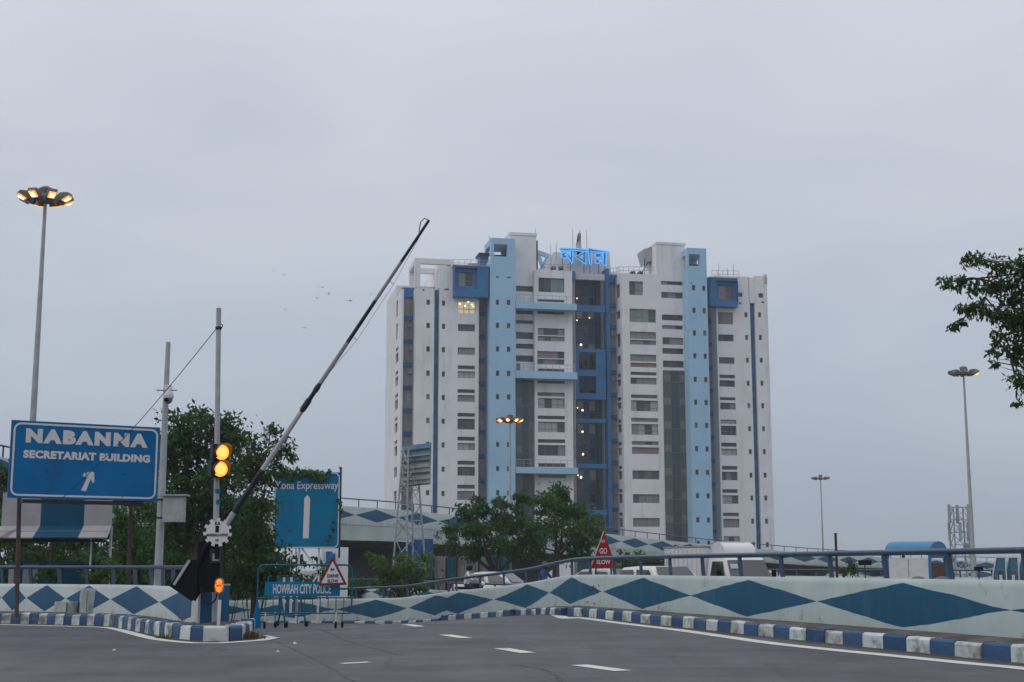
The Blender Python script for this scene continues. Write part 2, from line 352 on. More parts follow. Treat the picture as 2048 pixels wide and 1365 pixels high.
# ------------------------------------------------------------------ ground materials
def asphalt():
    m, t, b = M_('asphalt'); L = t.links.new
    co = node(t, 'ShaderNodeTexCoord')
    def noise(sc, det=6, rough=.6, vec=None):
        n = node(t, 'ShaderNodeTexNoise'); n.inputs['Scale'].default_value = sc; n.inputs['Detail'].default_value = det; n.inputs['Roughness'].default_value = rough
        L(vec or co.outputs['Object'], n.inputs['Vector']); return n.outputs['Fac']
    base = node(t, 'ShaderNodeValToRGB'); el = base.color_ramp.elements
    el[0].position = .32; el[0].color = (.047, .050, .060, 1); el[1].position = .68; el[1].color = (.094, .099, .114, 1)
    L(noise(.35, 8, .6), base.inputs[0])
    mpn = node(t, 'ShaderNodeMapping'); mpn.inputs['Scale'].default_value = (1.6, .12, 1); mpn.inputs['Rotation'].default_value = (0, 0, R(17)); L(co.outputs['Object'], mpn.inputs[0])
    st = node(t, 'ShaderNodeMapRange'); st.inputs[1].default_value = .45; st.inputs[2].default_value = .7; st.inputs[4].default_value = .6
    L(noise(1.0, 5, .6, mpn.outputs[0]), st.inputs[0])
    c1 = node(t, 'ShaderNodeMix', data_type='RGBA'); c1.inputs['B'].default_value = (.05, .05, .054, 1); L(st.outputs[0], c1.inputs['Factor']); L(base.outputs[0], c1.inputs['A'])
    # brown dust patches
    du = node(t, 'ShaderNodeMapRange'); du.inputs[1].default_value = .52; du.inputs[2].default_value = .68; du.inputs[4].default_value = .6
    L(noise(.18, 4, .5), du.inputs[0])
    c2 = node(t, 'ShaderNodeMix', data_type='RGBA'); c2.inputs['B'].default_value = (.09, .084, .082, 1); L(du.outputs[0], c2.inputs['Factor']); L(c1.outputs['Result'], c2.inputs['A'])
    # cracks
    vo = node(t, 'ShaderNodeTexVoronoi', feature='DISTANCE_TO_EDGE'); vo.inputs['Scale'].default_value = .22
    wv = node(t, 'ShaderNodeVectorMath', operation='ADD'); n5 = node(t, 'ShaderNodeTexNoise'); n5.inputs['Scale'].default_value = .9; n5.inputs['Detail'].default_value = 4
    L(co.outputs['Object'], n5.inputs['Vector']); L(n5.outputs['Color'], wv.inputs[0]); L(co.outputs['Object'], wv.inputs[1]); L(wv.outputs[0], vo.inputs['Vector'])
    cr = node(t, 'ShaderNodeMapRange'); cr.inputs[1].default_value = .002; cr.inputs[2].default_value = .009; cr.inputs[3].default_value = .5; cr.inputs[4].default_value = 0; L(vo.outputs['Distance'], cr.inputs[0])
    c3 = node(t, 'ShaderNodeMix', data_type='RGBA'); c3.inputs['B'].default_value = (.03, .03, .032, 1); L(cr.outputs[0], c3.inputs['Factor']); L(c2.outputs['Result'], c3.inputs['A'])
    # aggregate speckle
    sp = node(t, 'ShaderNodeMapRange'); sp.inputs[1].default_value = .3; sp.inputs[2].default_value = .7; sp.inputs[3].default_value = .8; sp.inputs[4].default_value = 1.2; L(noise(28, 3, .7), sp.inputs[0])
    h = node(t, 'ShaderNodeHueSaturation'); L(c3.outputs['Result'], h.inputs['Color']); L(sp.outputs[0], h.inputs['Value']); L(h.outputs[0], b.inputs['Base Color'])
    b.inputs['Specular IOR Level'].default_value = .3
    rv = node(t, 'ShaderNodeMapRange'); rv.inputs[1].default_value = .3; rv.inputs[2].default_value = .7; rv.inputs[3].default_value = .5; rv.inputs[4].default_value = .8; L(noise(.5, 6, .6), rv.inputs[0]); L(rv.outputs[0], b.inputs['Roughness'])
    bp = node(t, 'ShaderNodeBump'); bp.inputs['Strength'].default_value = .35; bp.inputs['Distance'].default_value = .015; L(noise(18, 6, .7), bp.inputs['Height']); L(bp.outputs[0], b.inputs['Normal'])
    return m
ASPH = asphalt()
def soil():
    m, t, b = M_('grassy_soil'); L = t.links.new
    co = node(t, 'ShaderNodeTexCoord'); n = node(t, 'ShaderNodeTexNoise'); n.inputs['Scale'].default_value = .25; n.inputs['Detail'].default_value = 8
    L(co.outputs['Object'], n.inputs['Vector']); r = node(t, 'ShaderNodeValToRGB'); r.color_ramp.elements[0].position = .4; r.color_ramp.elements[0].color = (.035, .055, .022, 1)
    r.color_ramp.elements[1].position = .62; r.color_ramp.elements[1].color = (.12, .105, .08, 1); L(n.outputs['Fac'], r.inputs[0]); L(r.outputs[0], b.inputs['Base Color']); b.inputs['Roughness'].default_value = .9
    return m
SOIL = soil()
FOOT = paint('footway_dirt', (.115, .105, .095), .9, .35, 1.2, (.05, .05, .035), .7, (1.5, 1.5, 1.5), .5, bump=.5)
LINE = paint('road_paint', (.62, .61, .57), .7, .12, 3, (.16, .155, .15), .8, (3.5, 3.5, 3.5), .56)
KWHT = paint('kerb_white', (.52, .57, .57), .75, .15, 2, (.10, .105, .09), .85, (2.6, 2.6, 3), .475, bump=.4, rnd=.12)
KBLU = paint('kerb_blue', (.04, .09, .185), .7, .22, 2, (.17, .19, .22), .6, (2.2, 2.2, 2.6), .55, bump=.4, rnd=.2)
WALLD = diamond('harlequin_wall', (.40, .475, .47), (.012, .08, .148), wob=.09)
WALLL = diamond('harlequin_wall_small', (.50, .56, .56), (.03, .095, .18), top=.97, bot=.02, wob=.03)
RAILB = paint('rail_blue', (.017, .044, .09), .36, .2, 2, (.12, .13, .17), .5, (4, 4, 4), .6, spec=.6)
FLYD = diamond('harlequin_flyover', (.48, .56, .555), (.03, .10, .19), top=.9, bot=.08, wob=.02)
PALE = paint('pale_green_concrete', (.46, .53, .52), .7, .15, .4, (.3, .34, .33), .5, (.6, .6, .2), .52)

# ------------------------------------------------------------------ ground, one sheet to the horizon
def ground_z(x, y):
    z = min(road_z(x, y), 0) - .35
    z = min(z, -.55)
    if y > 70: z = z + (-1.2 - z) * sstep(70, 95, y)
    if y > 110: z -= 3.0 * sstep(110, 180, y)
    return z
def grid(name, xs, ys, zf, mat_, parent=None):
    mb = MB(); n = len(xs)
    for y in ys:
        for x in xs: mb.v.append((x, y, zf(x, y)))
    for j in range(len(ys) - 1):
        for i in range(n - 1): mb.f.append((j*n+i, j*n+i+1, (j+1)*n+i+1, (j+1)*n+i)); mb.m.append(0)
    return mb.build(name, mat_, parent, smooth='all', fix=False)
gx = [-1190, -700, -350, -180] + list(range(-100, 101, 5)) + [180, 350, 700, 1190]
gy = [-390, -150, -60] + list(range(-30, 200, 4)) + [240, 320, 500, 800, 1300, 2290]
tag(grid('ground', gx, gy, ground_z, SOIL), kind='structure')

# right parapet path (foot of its road face), near right -> far left
def foot_z(x, y): return road_z(x, y) + .26 - .08 * sstep(39, 46, y)
wp = [(9.82, 13), (7.6, 20), (4.75, 29), (1.95, 38.3), (1.25, 41.6), (.1, 46), (-2.4, 51)]
wallA = [Vector((p.x, p.y, foot_z(p.x, p.y))) for p in smooth_path([(x, y, 0) for x, y in wp])]
wp2 = [(-2.4, 51), (-5, 57), (-8.7, 62), (-12.6, 66), (-18, 70.5), (-27, 75)]
wallB = [Vector((p.x, p.y, foot_z(p.x, p.y))) for p in smooth_path([(x, y, 0) for x, y in wp2])]

# road sheet: everything on the viewer's side of that parapet
def wall_x(y):
    pts = wallA + wallB
    if y <= pts[0].y: return pts[0].x + (pts[0].y - y) * .317
    for a, b in zip(pts, pts[1:]):
        if a.y <= y <= b.y: return a.x + (b.x - a.x) * (y - a.y) / (b.y - a.y)
    return pts[-1].x
mb = MB(); ys = [-12 + i * .75 for i in range(int(87 / .75) + 1)]; NX = 60
for y in ys:
    x1 = wall_x(y) + .12; x0 = -46
    for i in range(NX + 1):
        x = x1 + (x0 - x1) * (i / NX) ** 1.4
        mb.v.append((x, y, road_z(x, y)))
for j in range(len(ys) - 1):
    for i in range(NX): a = j * (NX + 1) + i; mb.f.append((a, a + NX + 1, a + NX + 2, a + 1)); mb.m.append(0)
tag(mb.build('road', ASPH, smooth='all', fix=True), kind='structure')
# second carriageway beyond the parapet
def carr_z(x, y): return -.2 - .25 * sstep(45, 75, y)
mb = MB(); ys2 = [10 + i * 2 for i in range(46)]
for y in ys2:
    xa = wall_x(min(y, 62)) + (.6 if y < 62 else .6 + (y-62)*.3)
    for x in (xa, xa + 4, xa + 8, xa + 12): mb.v.append((x, y, carr_z(x, y)))
for j in range(len(ys2) - 1):
    for i in range(3): a = j * 4 + i; mb.f.append((a, a + 1, a + 5, a + 4)); mb.m.append(0)
tag(mb.build('carriageway', ASPH, smooth='all'), kind='structure')

# ------------------------------------------------------------------ parapet walls with rails
PROF = [(0, -.3), (0, 0), (.045, .74), (.055, .79), (.085, .83), (.12, .85), (.27, .85), (.30, .80), (.32, -.3)]
def railing(parent, pts, h0, h1, r, post_gap, first=.4, pw=.075, posts=True):
    top = offset_path(pts, .19, h1); s = arc(pts)
    a = top[0]
    seg = []; cum = arc(top)
    # rail in lengths, jointed with collars
    mbr = MB(); mbr.tube(top, r, 10); mbr.build('rail', RAILB, parent, smooth=True)
    q = first
    while posts and q < s[-1]:
        p, d = at_s(pts, s, q); p = p + away(d) * .19
        m = MB(); t = d * .05
        m.bar(p + Vector((0,0,h0-.03)) - t, p + Vector((0,0,h1-.02)) + t * .3, pw, pw*1.25); m.build('post', RAILB, parent)
        q += post_gap * (1 + random.uniform(-.03, .03))
def wall_thing(name, pts, ulen, u0, label, mat_=WALLD, prof=PROF, vmax=.85, cat='wall', ufn=None):
    t = empty(name, tuple(pts[0]), 0, label, cat)
    loc = [p - pts[0] for p in pts]
    sw = sweep(loc, prof, vmax, ulen, u0)
    if ufn: sw.uv = [(ufn(pts[i // len(prof)]), q[1]) for i, q in enumerate(sw.uv)]
    sw.build('wall_body', mat_, t, smooth=True)
    return t, loc
sA = arc(wallA)
node_s = 7.34 + .74 * 1.05          # arc length of the first diamond tip
tA, locA = wall_thing('parapet_wall', wallA, 5.62, 1 - (node_s / 5.62) % 1, 'pale green concrete parapet with big blue diamonds along the right road edge')
railing(tA, locA, .85, 1.29, .05, 1.87, .55)
tB, locB = wall_thing('parapet_wall', wallB, 6.6, .30, 'lower stretch of blue diamond parapet running down behind the police barricade')
railing(tB, locB, .85, 1.29, .05, 2.4, .3)

# scraped and rust-stained patch on the parapet at the bend, and black scuffs further along
SCR = paint('scrape_rust', (.10, .06, .04), .9, .5, 12); SCF = paint('tyre_scuff', (.05, .052, .048), .9, .4, 12)
def wall_pt(px, h):
    for a, b in zip(locA, locA[1:]):
        A, B = a + wallA[0], b + wallA[0]; pa, pb = 1024 + FPX * A.x / A.y, 1024 + FPX * B.x / B.y
        if pb <= px <= pa:
            q = a.lerp(b, (pa - px) / (pa - pb)); d = b - a; n_ = away(Vector((d.x, d.y, 0)).normalized()); return q + n_ * (.045 * h / .74 - .004) + Vector((0, 0, h))
def scrape(px, h, w, hh, mt):
    m = MB(); k = 9; pts = [wall_pt(px + w * math.cos(6.283*i/k) * random.uniform(.4, 1.1), h + hh * math.sin(6.283*i/k) * random.uniform(.4, 1.1)) for i in range(k)]
    if all(q is not None for q in pts): m.add(pts, [tuple(range(k))]); m.build('scrape', mt, tA, fix=False)
for px, h, w, hh, mt in ((1182, .50, 2.2, .09, SCF), (1187, .44, 1.4, .10, SCR), (1191, .40, 2.4, .08, SCR), (1193, .56, 1.6, .05, SCF), (1170, .53, 1.0, .07, SCF), (1176, .45, .9, .06, SCF), (1172, .12, 2.5, .03, SCF), (1186, .08, 3.0, .025, SCR)): scrape(px, h, w, hh, mt)

# ------------------------------------------------------------------ kerbs: every painted stone is its own piece
def stone_mesh(L, h, d, mat_):
    m = MB(); c = .03
    pr = [(0, -.12), (.01, h - c), (c + .01, h), (d, h), (d, -.12)]
    vs = [(x, o, z) for x in (-L/2, L/2) for o, z in pr]; n = len(pr)
    m.add(vs, [tuple(range(n)), tuple(reversed(range(n, 2*n)))] + [(i, (i+1) % n, (i+1) % n + n, i + n) for i in range(n)])
    o = m.build('kerb_stone', mat_, bevel=.008); return o
def kerb(pts, L, h, d, label_unused=None, skip=(), phase=0):
    root = tag(empty('kerb', tuple(pts[0])), kind='structure')
    A = stone_mesh(L * .985, h, d, KWHT); B = stone_mesh(L * .985, h, d, KBLU)
    s = arc(pts); n = int(s[-1] / L)
    for i in range(n):
        if i in skip: continue
        p, dr = at_s(pts, s, (i + .5) * L)
        p0, _ = at_s(pts, s, i * L + .02); p1, _ = at_s(pts, s, (i + 1) * L - .02)
        dd = (p1 - p0); ang = math.atan2(-dd.y, -dd.x)        # local +x along reversed travel so local +y points away from the viewer
        o = inst(A if (i + phase) % 2 else B, 'kerb_stone', root, p - pts[0] + Vector((random.uniform(-.012,.012), random.uniform(-.012,.012), random.uniform(-.025, .008))), ang + random.uniform(-.02, .02))
        o.rotation_euler.y = math.atan2(dd.z, math.hypot(dd.x, dd.y)) + random.uniform(-.01, .01)
        o.rotation_euler.x = random.uniform(-.02, .03)
    bpy.data.objects.remove(A); bpy.data.objects.remove(B)
    return root
# right kerb: runs beside the parapet, closing on it at the bend
kp = []
for p, q in zip(wallA, arc(wallA)):
    if p.y <= 39.2:
        o = -(.84 - .48 * sstep(20, 39, p.y))
        d = Vector((-.302, .953, 0)); w = p + away(d) * o; kp.append(Vector((w.x, w.y, road_z(w.x, w.y))))
kerb(kp, .64, .24, .22, phase=1)
kp2 = [kp[-1].copy()] + [Vector((p.x, p.y, road_z(p.x, p.y))) for p in offset_path([w for w in wallA if w.y > 40.2] , -.40)]
kerb(kp2, .64, .2, .25, skip=(9,))
kp3 = [Vector((p.x, p.y, road_z(p.x, p.y) - .05)) for p in offset_path([w for w in wallB if w.y < 70], -.30)]
kerb(kp3, .9, .16, .25)
# footway strip between kerb and parapet
def strip(name, A, B, za, mat_, kind='structure'):
    m = MB(); n = min(len(A), len(B))
    for a, b in zip(A, B):
        for t in (0, .5, 1): 
            q = a.lerp(b, t); m.v.append((q.x, q.y, q.z + za + (random.uniform(-.01, .015) if t == .5 else 0)))
    for i in range(n - 1):
        for t in (0, 1): m.f.append((i*3+t, i*3+t+1, i*3+t+4, i*3+t+3)); m.m.append(0)
    return tag(m.build(name, mat_, fix=True, smooth='all'), kind=kind)
fa = [Vector((p.x, p.y, p.z + .215)) for p in offset_path(kp, .1)]
fb = [Vector((p.x, p.y, p.z + .02)) for p in offset_path([w for w in wallA if w.y <= 39.2], .05)]
strip('footway', fa, fb, 0, FOOT)
fa = [Vector((p.x, p.y, p.z + .17)) for p in offset_path(kp2, .1)]
fb = [Vector((p.x, p.y, p.z + .0)) for p in offset_path([[w for w in wallA if w.y > 39.2][0]] + [w for w in wallA if w.y > 40.2], .05)]
strip('footway', fa, fb, 0, FOOT)

# ------------------------------------------------------------------ left island: kerb, footway, wall
lk = [(-90,1246.5),(0,1247.5),(60,1248.5),(120,1250),(180,1252),(222,1254),(262,1261),(305,1270),(345,1277),(390,1281.5),(430,1283),(468,1281.5),(492,1277),(506,1271),(510,1264)]
lkp = smooth_path([GZ(x, y, 0) for x, y in reversed(lk)], .1)
lk_arc = arc(lkp)
# near the nose the stones are long; further left they shorten
nose = [p for p, s in zip(lkp, lk_arc) if 1024 + FPX * p.x / p.y >= 236]; rest = [p for p, s in zip(lkp, lk_arc) if 1024 + FPX * p.x / p.y < 238]
kerb(nose, .45, .27, .26, phase=1)
kerb(rest, .265, .25, .26, phase=1)
lw = [(-95, 1221.5), (0, 1223), (150, 1226), (240, 1229), (293, 1233), (340, 1240), (392, 1249)]
lwp = smooth_path([GZ(x, y, .2) for x, y in reversed(lw)], .4)
PROFL = [(0, -.2), (0, 0), (.03, .60), (.05, .66), (.08, .685), (.22, .685), (.25, .65), (.26, -.2)]
tL, locL = wall_thing('parapet_wall', lwp, 1.02, .45, 'low white and blue diamond wall behind the left kerb under the large blue sign', WALLL, PROFL, .685, ufn=lambda p: float(np.interp(1024 + FPX * p.x / p.y, [-60, 19, 67, 145, 233, 329, 425], [-1, 0, 1, 2, 3, 4, 5])))
rl = [p for p in locL if True]
sl = arc(locL); rl = [p for p, s in zip(locL, sl) if s > .75]
railing(tL, rl, .68, 1.10, .045, .98, .3, .07)
m = MB(); n = 0
poly = [p + Vector((0, 0, .225)) for p in offset_path(lkp, .15)] ; back = offset_path(lwp, .1)
# island top as a strip from kerb to wall foot
A = poly; B = []
for i, p in enumerate(A):
    t = i / (len(A) - 1); q, _ = at_s(lwp, arc(lwp), arc(lwp)[-1] * max(0, (t - .10)) / .9); B.append(q + Vector((0, .15, .0)))
for k in range(14):
    t = k / 14; B[k] = B[14].lerp(GZ(500, 1256, .2), (1 - t) * .9)
strip('footway', A, B, .005, FOOT)

# gritty dirt washed up against the kerb feet
GRIT = paint('kerb_grit', (.085, .08, .07), .95, .4, 6, (.16, .15, .13), .6, (9, 9, 9), .55, bump=.6)
def grit(pts, w0, w1):
    m = MB(); s = arc(pts); q = 0.0; k = 0
    while q < s[-1]:
        p, d = at_s(pts, s, q); a = away(d); w = random.uniform(w0, w1) * (1 if random.random() < .85 else .3)
        for o in (.03, -w): r_ = p + a * o; m.v.append((r_.x, r_.y, road_z(r_.x, r_.y) + (.012 if o > 0 else .0035)))
        q += random.uniform(.05, .16); k += 1
    for i in range(k - 1): m.f.append((2*i, 2*i+1, 2*i+3, 2*i+2)); m.m.append(0)
    tag(m.build('kerb_grit', GRIT), kind='structure')
grit(kp, .06, .22); grit(kp2, .05, .18); grit(kp3, .03, .12); grit(lkp, .03, .14)
# old tar joints and a patch repair in the asphalt
TAR = paint('tar', (.048, .048, .053), .5, .3, 5, spec=.3)
def crackline(pix, w):
    pts = smooth_path([RG(x, y) for x, y in pix], .12); m = MB()
    for i, p in enumerate(pts):
        d = pts[min(i+1, len(pts)-1)] - pts[max(i-1, 0)]; a = away(Vector((d.x, d.y, 0)).normalized()); j = random.uniform(-.04, .04); ww = w * random.uniform(.3, 1.2)
        for q in (p + a*(j - ww/2), p + a*(j + ww/2)): m.v.append((q.x, q.y, road_z(q.x, q.y) + .004))
    for i in range(len(pts) - 1): m.f.append((2*i, 2*i+1, 2*i+3, 2*i+2)); m.m.append(0)
    tag(m.build('tar_seam', TAR), kind='structure')
crackline([(530, 1276), (565, 1290), (592, 1302), (640, 1325), (690, 1352), (720, 1375)], .03); crackline([(622, 1257), (680, 1276), (742, 1296), (800, 1312)], .025); crackline([(760, 1262), (860, 1258), (900, 1256)], .03); crackline([(1010, 1330), (1055, 1334), (1100, 1344), (1130, 1368)], .04)
# ------------------------------------------------------------------ painted lines on the road
def ribbon(name, pix, w, dz=.006):
    pts = smooth_path([RG(x, y) for x, y in pix], .3); m = MB()
    for i, p in enumerate(pts):
        d = pts[min(i+1, len(pts)-1)] - pts[max(i-1, 0)]; a = away(Vector((d.x, d.y, 0)).normalized()) * (w / 2)
        for q in (p - a, p + a): m.v.append((q.x, q.y, road_z(q.x, q.y) + dz))
    for i in range(len(pts) - 1): m.f.append((2*i, 2*i+1, 2*i+3, 2*i+2)); m.m.append(0)
    return tag(m.build(name, LINE), kind='structure')
ribbon('edge_line', [(2200, 1357), (2048, 1338.5), (1937, 1328), (1788, 1313), (1664, 1300.5), (1540, 1287), (1452, 1274.5), (1353, 1260.5), (1253, 1248.5), (1160, 1236), (1110, 1229), (1062, 1229.5)], .34)
ribbon('edge_line', [(548, 1276), (520, 1281.5), (480, 1284.5), (440, 1287), (390, 1287), (350, 1284), (310, 1279), (270, 1269), (236, 1260), (205, 1255.5), (120, 1253), (0, 1250), (-60, 1249)], .24)
ribbon('edge_line', [(514, 1270.5), (530, 1272), (548, 1276)], .12)
ribbon('lane_dash', [(1246, 1343), (1158, 1331)], .26)
ribbon('lane_dash', [(1056, 1307), (1002, 1297.5)], .26)
ribbon('lane_dash', [(932, 1277), (890, 1270.5)], .26)
ribbon('lane_dash', [(840, 1254), (811, 1250)], .24)
ribbon('lane_dash', [(738, 1325.5), (683, 1328.5)], .16)
ribbon('lane_dash', [(770, 1249), (752, 1247.6)], .12)
# ------------------------------------------------------------------ the office tower
BA = R(11.5); BO = Vector((-224 / FPX * 187.0, 187.0, 0)); BD = Vector((math.cos(BA), math.sin(BA), 0)); BW = Vector((-math.sin(BA), math.cos(BA), 0))
def F(px, py, v=0.0):
    d = ray(px, py); o = Vector((0, 0, EYE)); t = ((BO + BW * v) - o).dot(BW) / d.dot(BW); p = o + d * t
    return (p - BO).dot(BD), p.z
def U(px, v=0.0, py=800): return F(px, py, v)[0]
def FS(px, py, u):
    """point on a side plane u = const -> (v, z)"""
    d = ray(px, py); o = Vector((0, 0, EYE)); t = ((BO + BD * u) - o).dot(BD) / d.dot(BD); p = o + d * t
    return (p - BO).dot(BW), p.z
GZB = -5.0
tower = empty('office_tower', tuple(BO), BA, 'tall white and blue government office tower with many windows behind the flyover', 'building')
def part(name, m, mats, parent=None, **k): return m.build(name, mats, parent or tower, **k)
def wall_holes(u0, u1, z0, z1, v, holes, depth=.4, ztop_fn=None, M=None):
    """flat wall at depth v with real rectangular openings and reveals"""
    m = MB(); m.M = M
    us = sorted(set([u0, u1] + [x for h in holes for x in h[:2] if u0 < x < u1])); zs = sorted(set([z0, z1] + [x for h in holes for x in h[2:4] if z0 < x < z1]))
    for i in range(len(us) - 1):
        run = None
        for j in range(len(zs) - 1):
            cu, cz = (us[i] + us[i+1]) / 2, (zs[j] + zs[j+1]) / 2
            inh = any(h[0] < cu < h[1] and h[2] < cz < h[3] for h in holes)
            if not inh: run = zs[j] if run is None else run
            if run is not None and (inh or j == len(zs) - 2):
                ze = zs[j] if inh else zs[j+1]
                m.quad((us[i], v, run), (us[i+1], v, run), (us[i+1], v, ze), (us[i], v, ze)); run = None
    for a, b, c, d in [h[:4] for h in holes]:
        m.quad((a, v, c), (a, v, d), (a, v+depth, d), (a, v+depth, c)); m.quad((b, v, d), (b, v, c), (b, v+depth, c), (b, v+depth, d))
        m.quad((a, v, c), (a, v+depth, c), (b, v+depth, c), (b, v, c)); m.quad((a, v, d), (b, v, d), (b, v+depth, d), (a, v+depth, d))
    return m
PM = [GL_D, GL_M, CUR_A, CUR_B, CUR_C, GL_G, LITW]
def window(h, v, kind='wide', pick=None, M=None):
    """frame with mullions (part) and its glazing (sub-part), set back in an opening"""
    a, b, c, d = h[:4]; w, hh = b - a, d - c; f = .07 if w > 1 else .05; vv = v + .22
    fr = MB(); fr.M = M
    fr.box(a, b, vv, vv+.06, c, c+f); fr.box(a, b, vv, vv+.06, d-f, d); fr.box(a, a+f, vv, vv+.06, c+f, d-f); fr.box(b-f, b, vv, vv+.06, c+f, d-f)
    nb = {'small': 1, 'band': 1, 'strip': 3}.get(kind, max(2, round(w / .9)))
    cuts = [a] + sorted(a + w * (i + random.uniform(-.12, .12)) / nb for i in range(1, nb)) + [b]
    for x in cuts[1:-1]:
        if kind != 'strip': fr.box(x-.03, x+.03, vv+.005, vv+.055, c+f, d-f)
    if kind in ('wide', 'grid') and hh > 1.15:
        zc = c + hh * (.4 if kind == 'grid' else random.choice((.3, .38)))
        if kind == 'grid' or random.random() < .5: fr.box(a+f, b-f, vv+.01, vv+.05, zc-.04, zc+.04)
    W_ = part('window', fr, FRM)
    pn = MB(); pn.M = M; base = pick if pick is not None else random.choice((0, 0, 1, 3, 3, 2) if kind == 'wide' else (0, 0, 1, 1))
    for i in range(nb):
        mi = base if (random.random() < .72 or pick == 6) else random.choice((0, 1, 3))
        pn.quad((cuts[i], vv+.04+.02*(i % 2), c), (cuts[i+1], vv+.04+.02*(i % 2), c), (cuts[i+1], vv+.04+.02*(i % 2), d), (cuts[i], vv+.04+.02*(i % 2), d), mi)
    p = pn.build('pane', PM, W_, fix=False)
    return W_
def rect(x0, x1, y0, y1, v=0.0):
    ym, xm = (y0 + y1) / 2, (x0 + x1) / 2
    return [F(x0, ym, v)[0], F(x1, ym, v)[0], F(xm, y1, v)[1], F(xm, y0, v)[1]]
def segment(name, x0, x1, ytop, v, wins, mat_=WHT, side=4.0, depth=.4, py=800, zt=None, back=None):
    """front wall with openings plus its two side returns and its cap"""
    u0, u1 = U(x0, v, py), U(x1, v, py); z1 = zt if zt is not None else F((x0 + x1) / 2, ytop, v)[1]
    holes = [rect(*w[:4], v) for w in wins]
    for h in holes: h[0] = max(h[0], u0 + .02); h[1] = min(h[1], u1 - .02)
    m = wall_holes(u0, u1, GZB, z1, v, holes, depth)
    m.quad((u0, v, GZB), (u0, v, z1), (u0, v+side, z1), (u0, v+side, GZB)); m.quad((u1, v, GZB), (u1, v+side, GZB), (u1, v+side, z1), (u1, v, z1))
    m.quad((u0, v, z1), (u1, v, z1), (u1, v+side, z1), (u0, v+side, z1))
    m.quad((u0, v+side, GZB), (u0, v+side, z1), (u1, v+side, z1), (u1, v+side, GZB))
    o = part(name, m, mat_)
    for w, h in zip(wins, holes): window(h, v, *(w[4:]))
    return u0, u1, z1
def rows(x0, x1, ys, hh, dx=0.0, kind='small'):
    """small openings one per storey; dx = sideways drift of the column in the picture"""
    n = len(ys); return [(x0 + dx * i / max(1, n-1), x1 + dx * i / max(1, n-1), y - hh, y + hh, kind) for i, y in enumerate(ys)]
LF = [605, 651.5, 698.5, 747, 794, 841.5, 889, 937.5, 986, 1034, 1082]
# flank (left-hand end wall), windows in two columns
fv = [0, 19]; uF = U(801)
zF = F(801, 578)[1]
hl = []
fz = [F(857, y)[1] for y in LF]
for k, z in enumerate(fz):
    for a, b in ((3.2, 7.4), (10.8, 15.6)):
        if k < 2: hl.append([a + 1.2, b - .8, z - 1.25, z + 1.1, 'grid'])
        elif k in (7, 8, 9, 10): hl.append([a, b, z - 1.0, z + .45, 'wide'])
        else: hl.append([a, b, z - 1.3, z + .05, 'wide']); hl.append([a, b, z + .35, z + .85, 'band'])
MF = Matrix(((0, 1, 0, uF), (-1, 0, 0, 19), (0, 0, 1, 0), (0, 0, 0, 1)))      # local x runs from the far end to the front corner
flip = [[19 - h[1], 19 - h[0], h[2], h[3], h[4]] for h in hl]
m = wall_holes(0, 19, GZB, zF, 0, flip, .3, M=MF); part('flank_wall', m, WHT)
for h in flip: window(h, 0, h[4], None, MF)
m = MB(); u1 = U(805); m.quad((uF, 0, GZB), (u1, 0, GZB), (u1, 0, zF), (uF, 0, zF)); m.quad((u1, 0, GZB), (u1, 3, GZB), (u1, 3, zF), (u1, 0, zF))
m.quad((uF, 0, zF), (u1, 0, zF), (u1, 19, zF), (uF, 19, zF)); part('corner_wall', m, WHT)
# recessed grey shafts with blue storey bands
def shaft(x0, x1, v, ytop, ycap, bands, bh=2.6, blue_cap=True, lines=True):
    u0, u1 = U(x0, v) - .3, U(x1, v) + .5; zt = F((x0+x1)/2, ytop, v)[1]
    m = MB(); m.box(u0, u1, v, v+1, GZB, zt); sh = part('recess_wall', m, CONC)
    b = MB()
    for y in bands:
        z = F((x0+x1)/2, y, v)[1]; s = MB(); s.box(u0+.1, u1-.1, v-.28, v-.003, z-.28, z+.28); part('storey_band', s, DBLU)
    if ycap:
        z = F((x0+x1)/2, ycap, v)[1]; s = MB(); s.box(u0+.05, u1-.05, v-.45, v-.003, z, zt+.02); part('blue_cap', s, DBLU)
    if lines:
        for q in (.25, .62):
            x = u0 + (u1-u0) * q; s = MB(); s.tube([(x, v-.12, GZB), (x, v-.12, zt-1)], .06, 6); part('down_pipe', s, STEEL)
    for k in range(0, len(bands)):
        if random.random() < .55:
            z = F((x0+x1)/2, bands[k], v)[1] - 1.3; x = u0 + (u1-u0) * random.uniform(.35, .6); s = MB(); s.box(x, x+.7, v-.3, v-.003, z, z+.5, 0); part('air_conditioner', s, CONC)
bandL = [637, 683, 730, 776, 822, 868, 918, 965, 1012]
shaft(805, 828, 2.2, 577, 596, bandL)
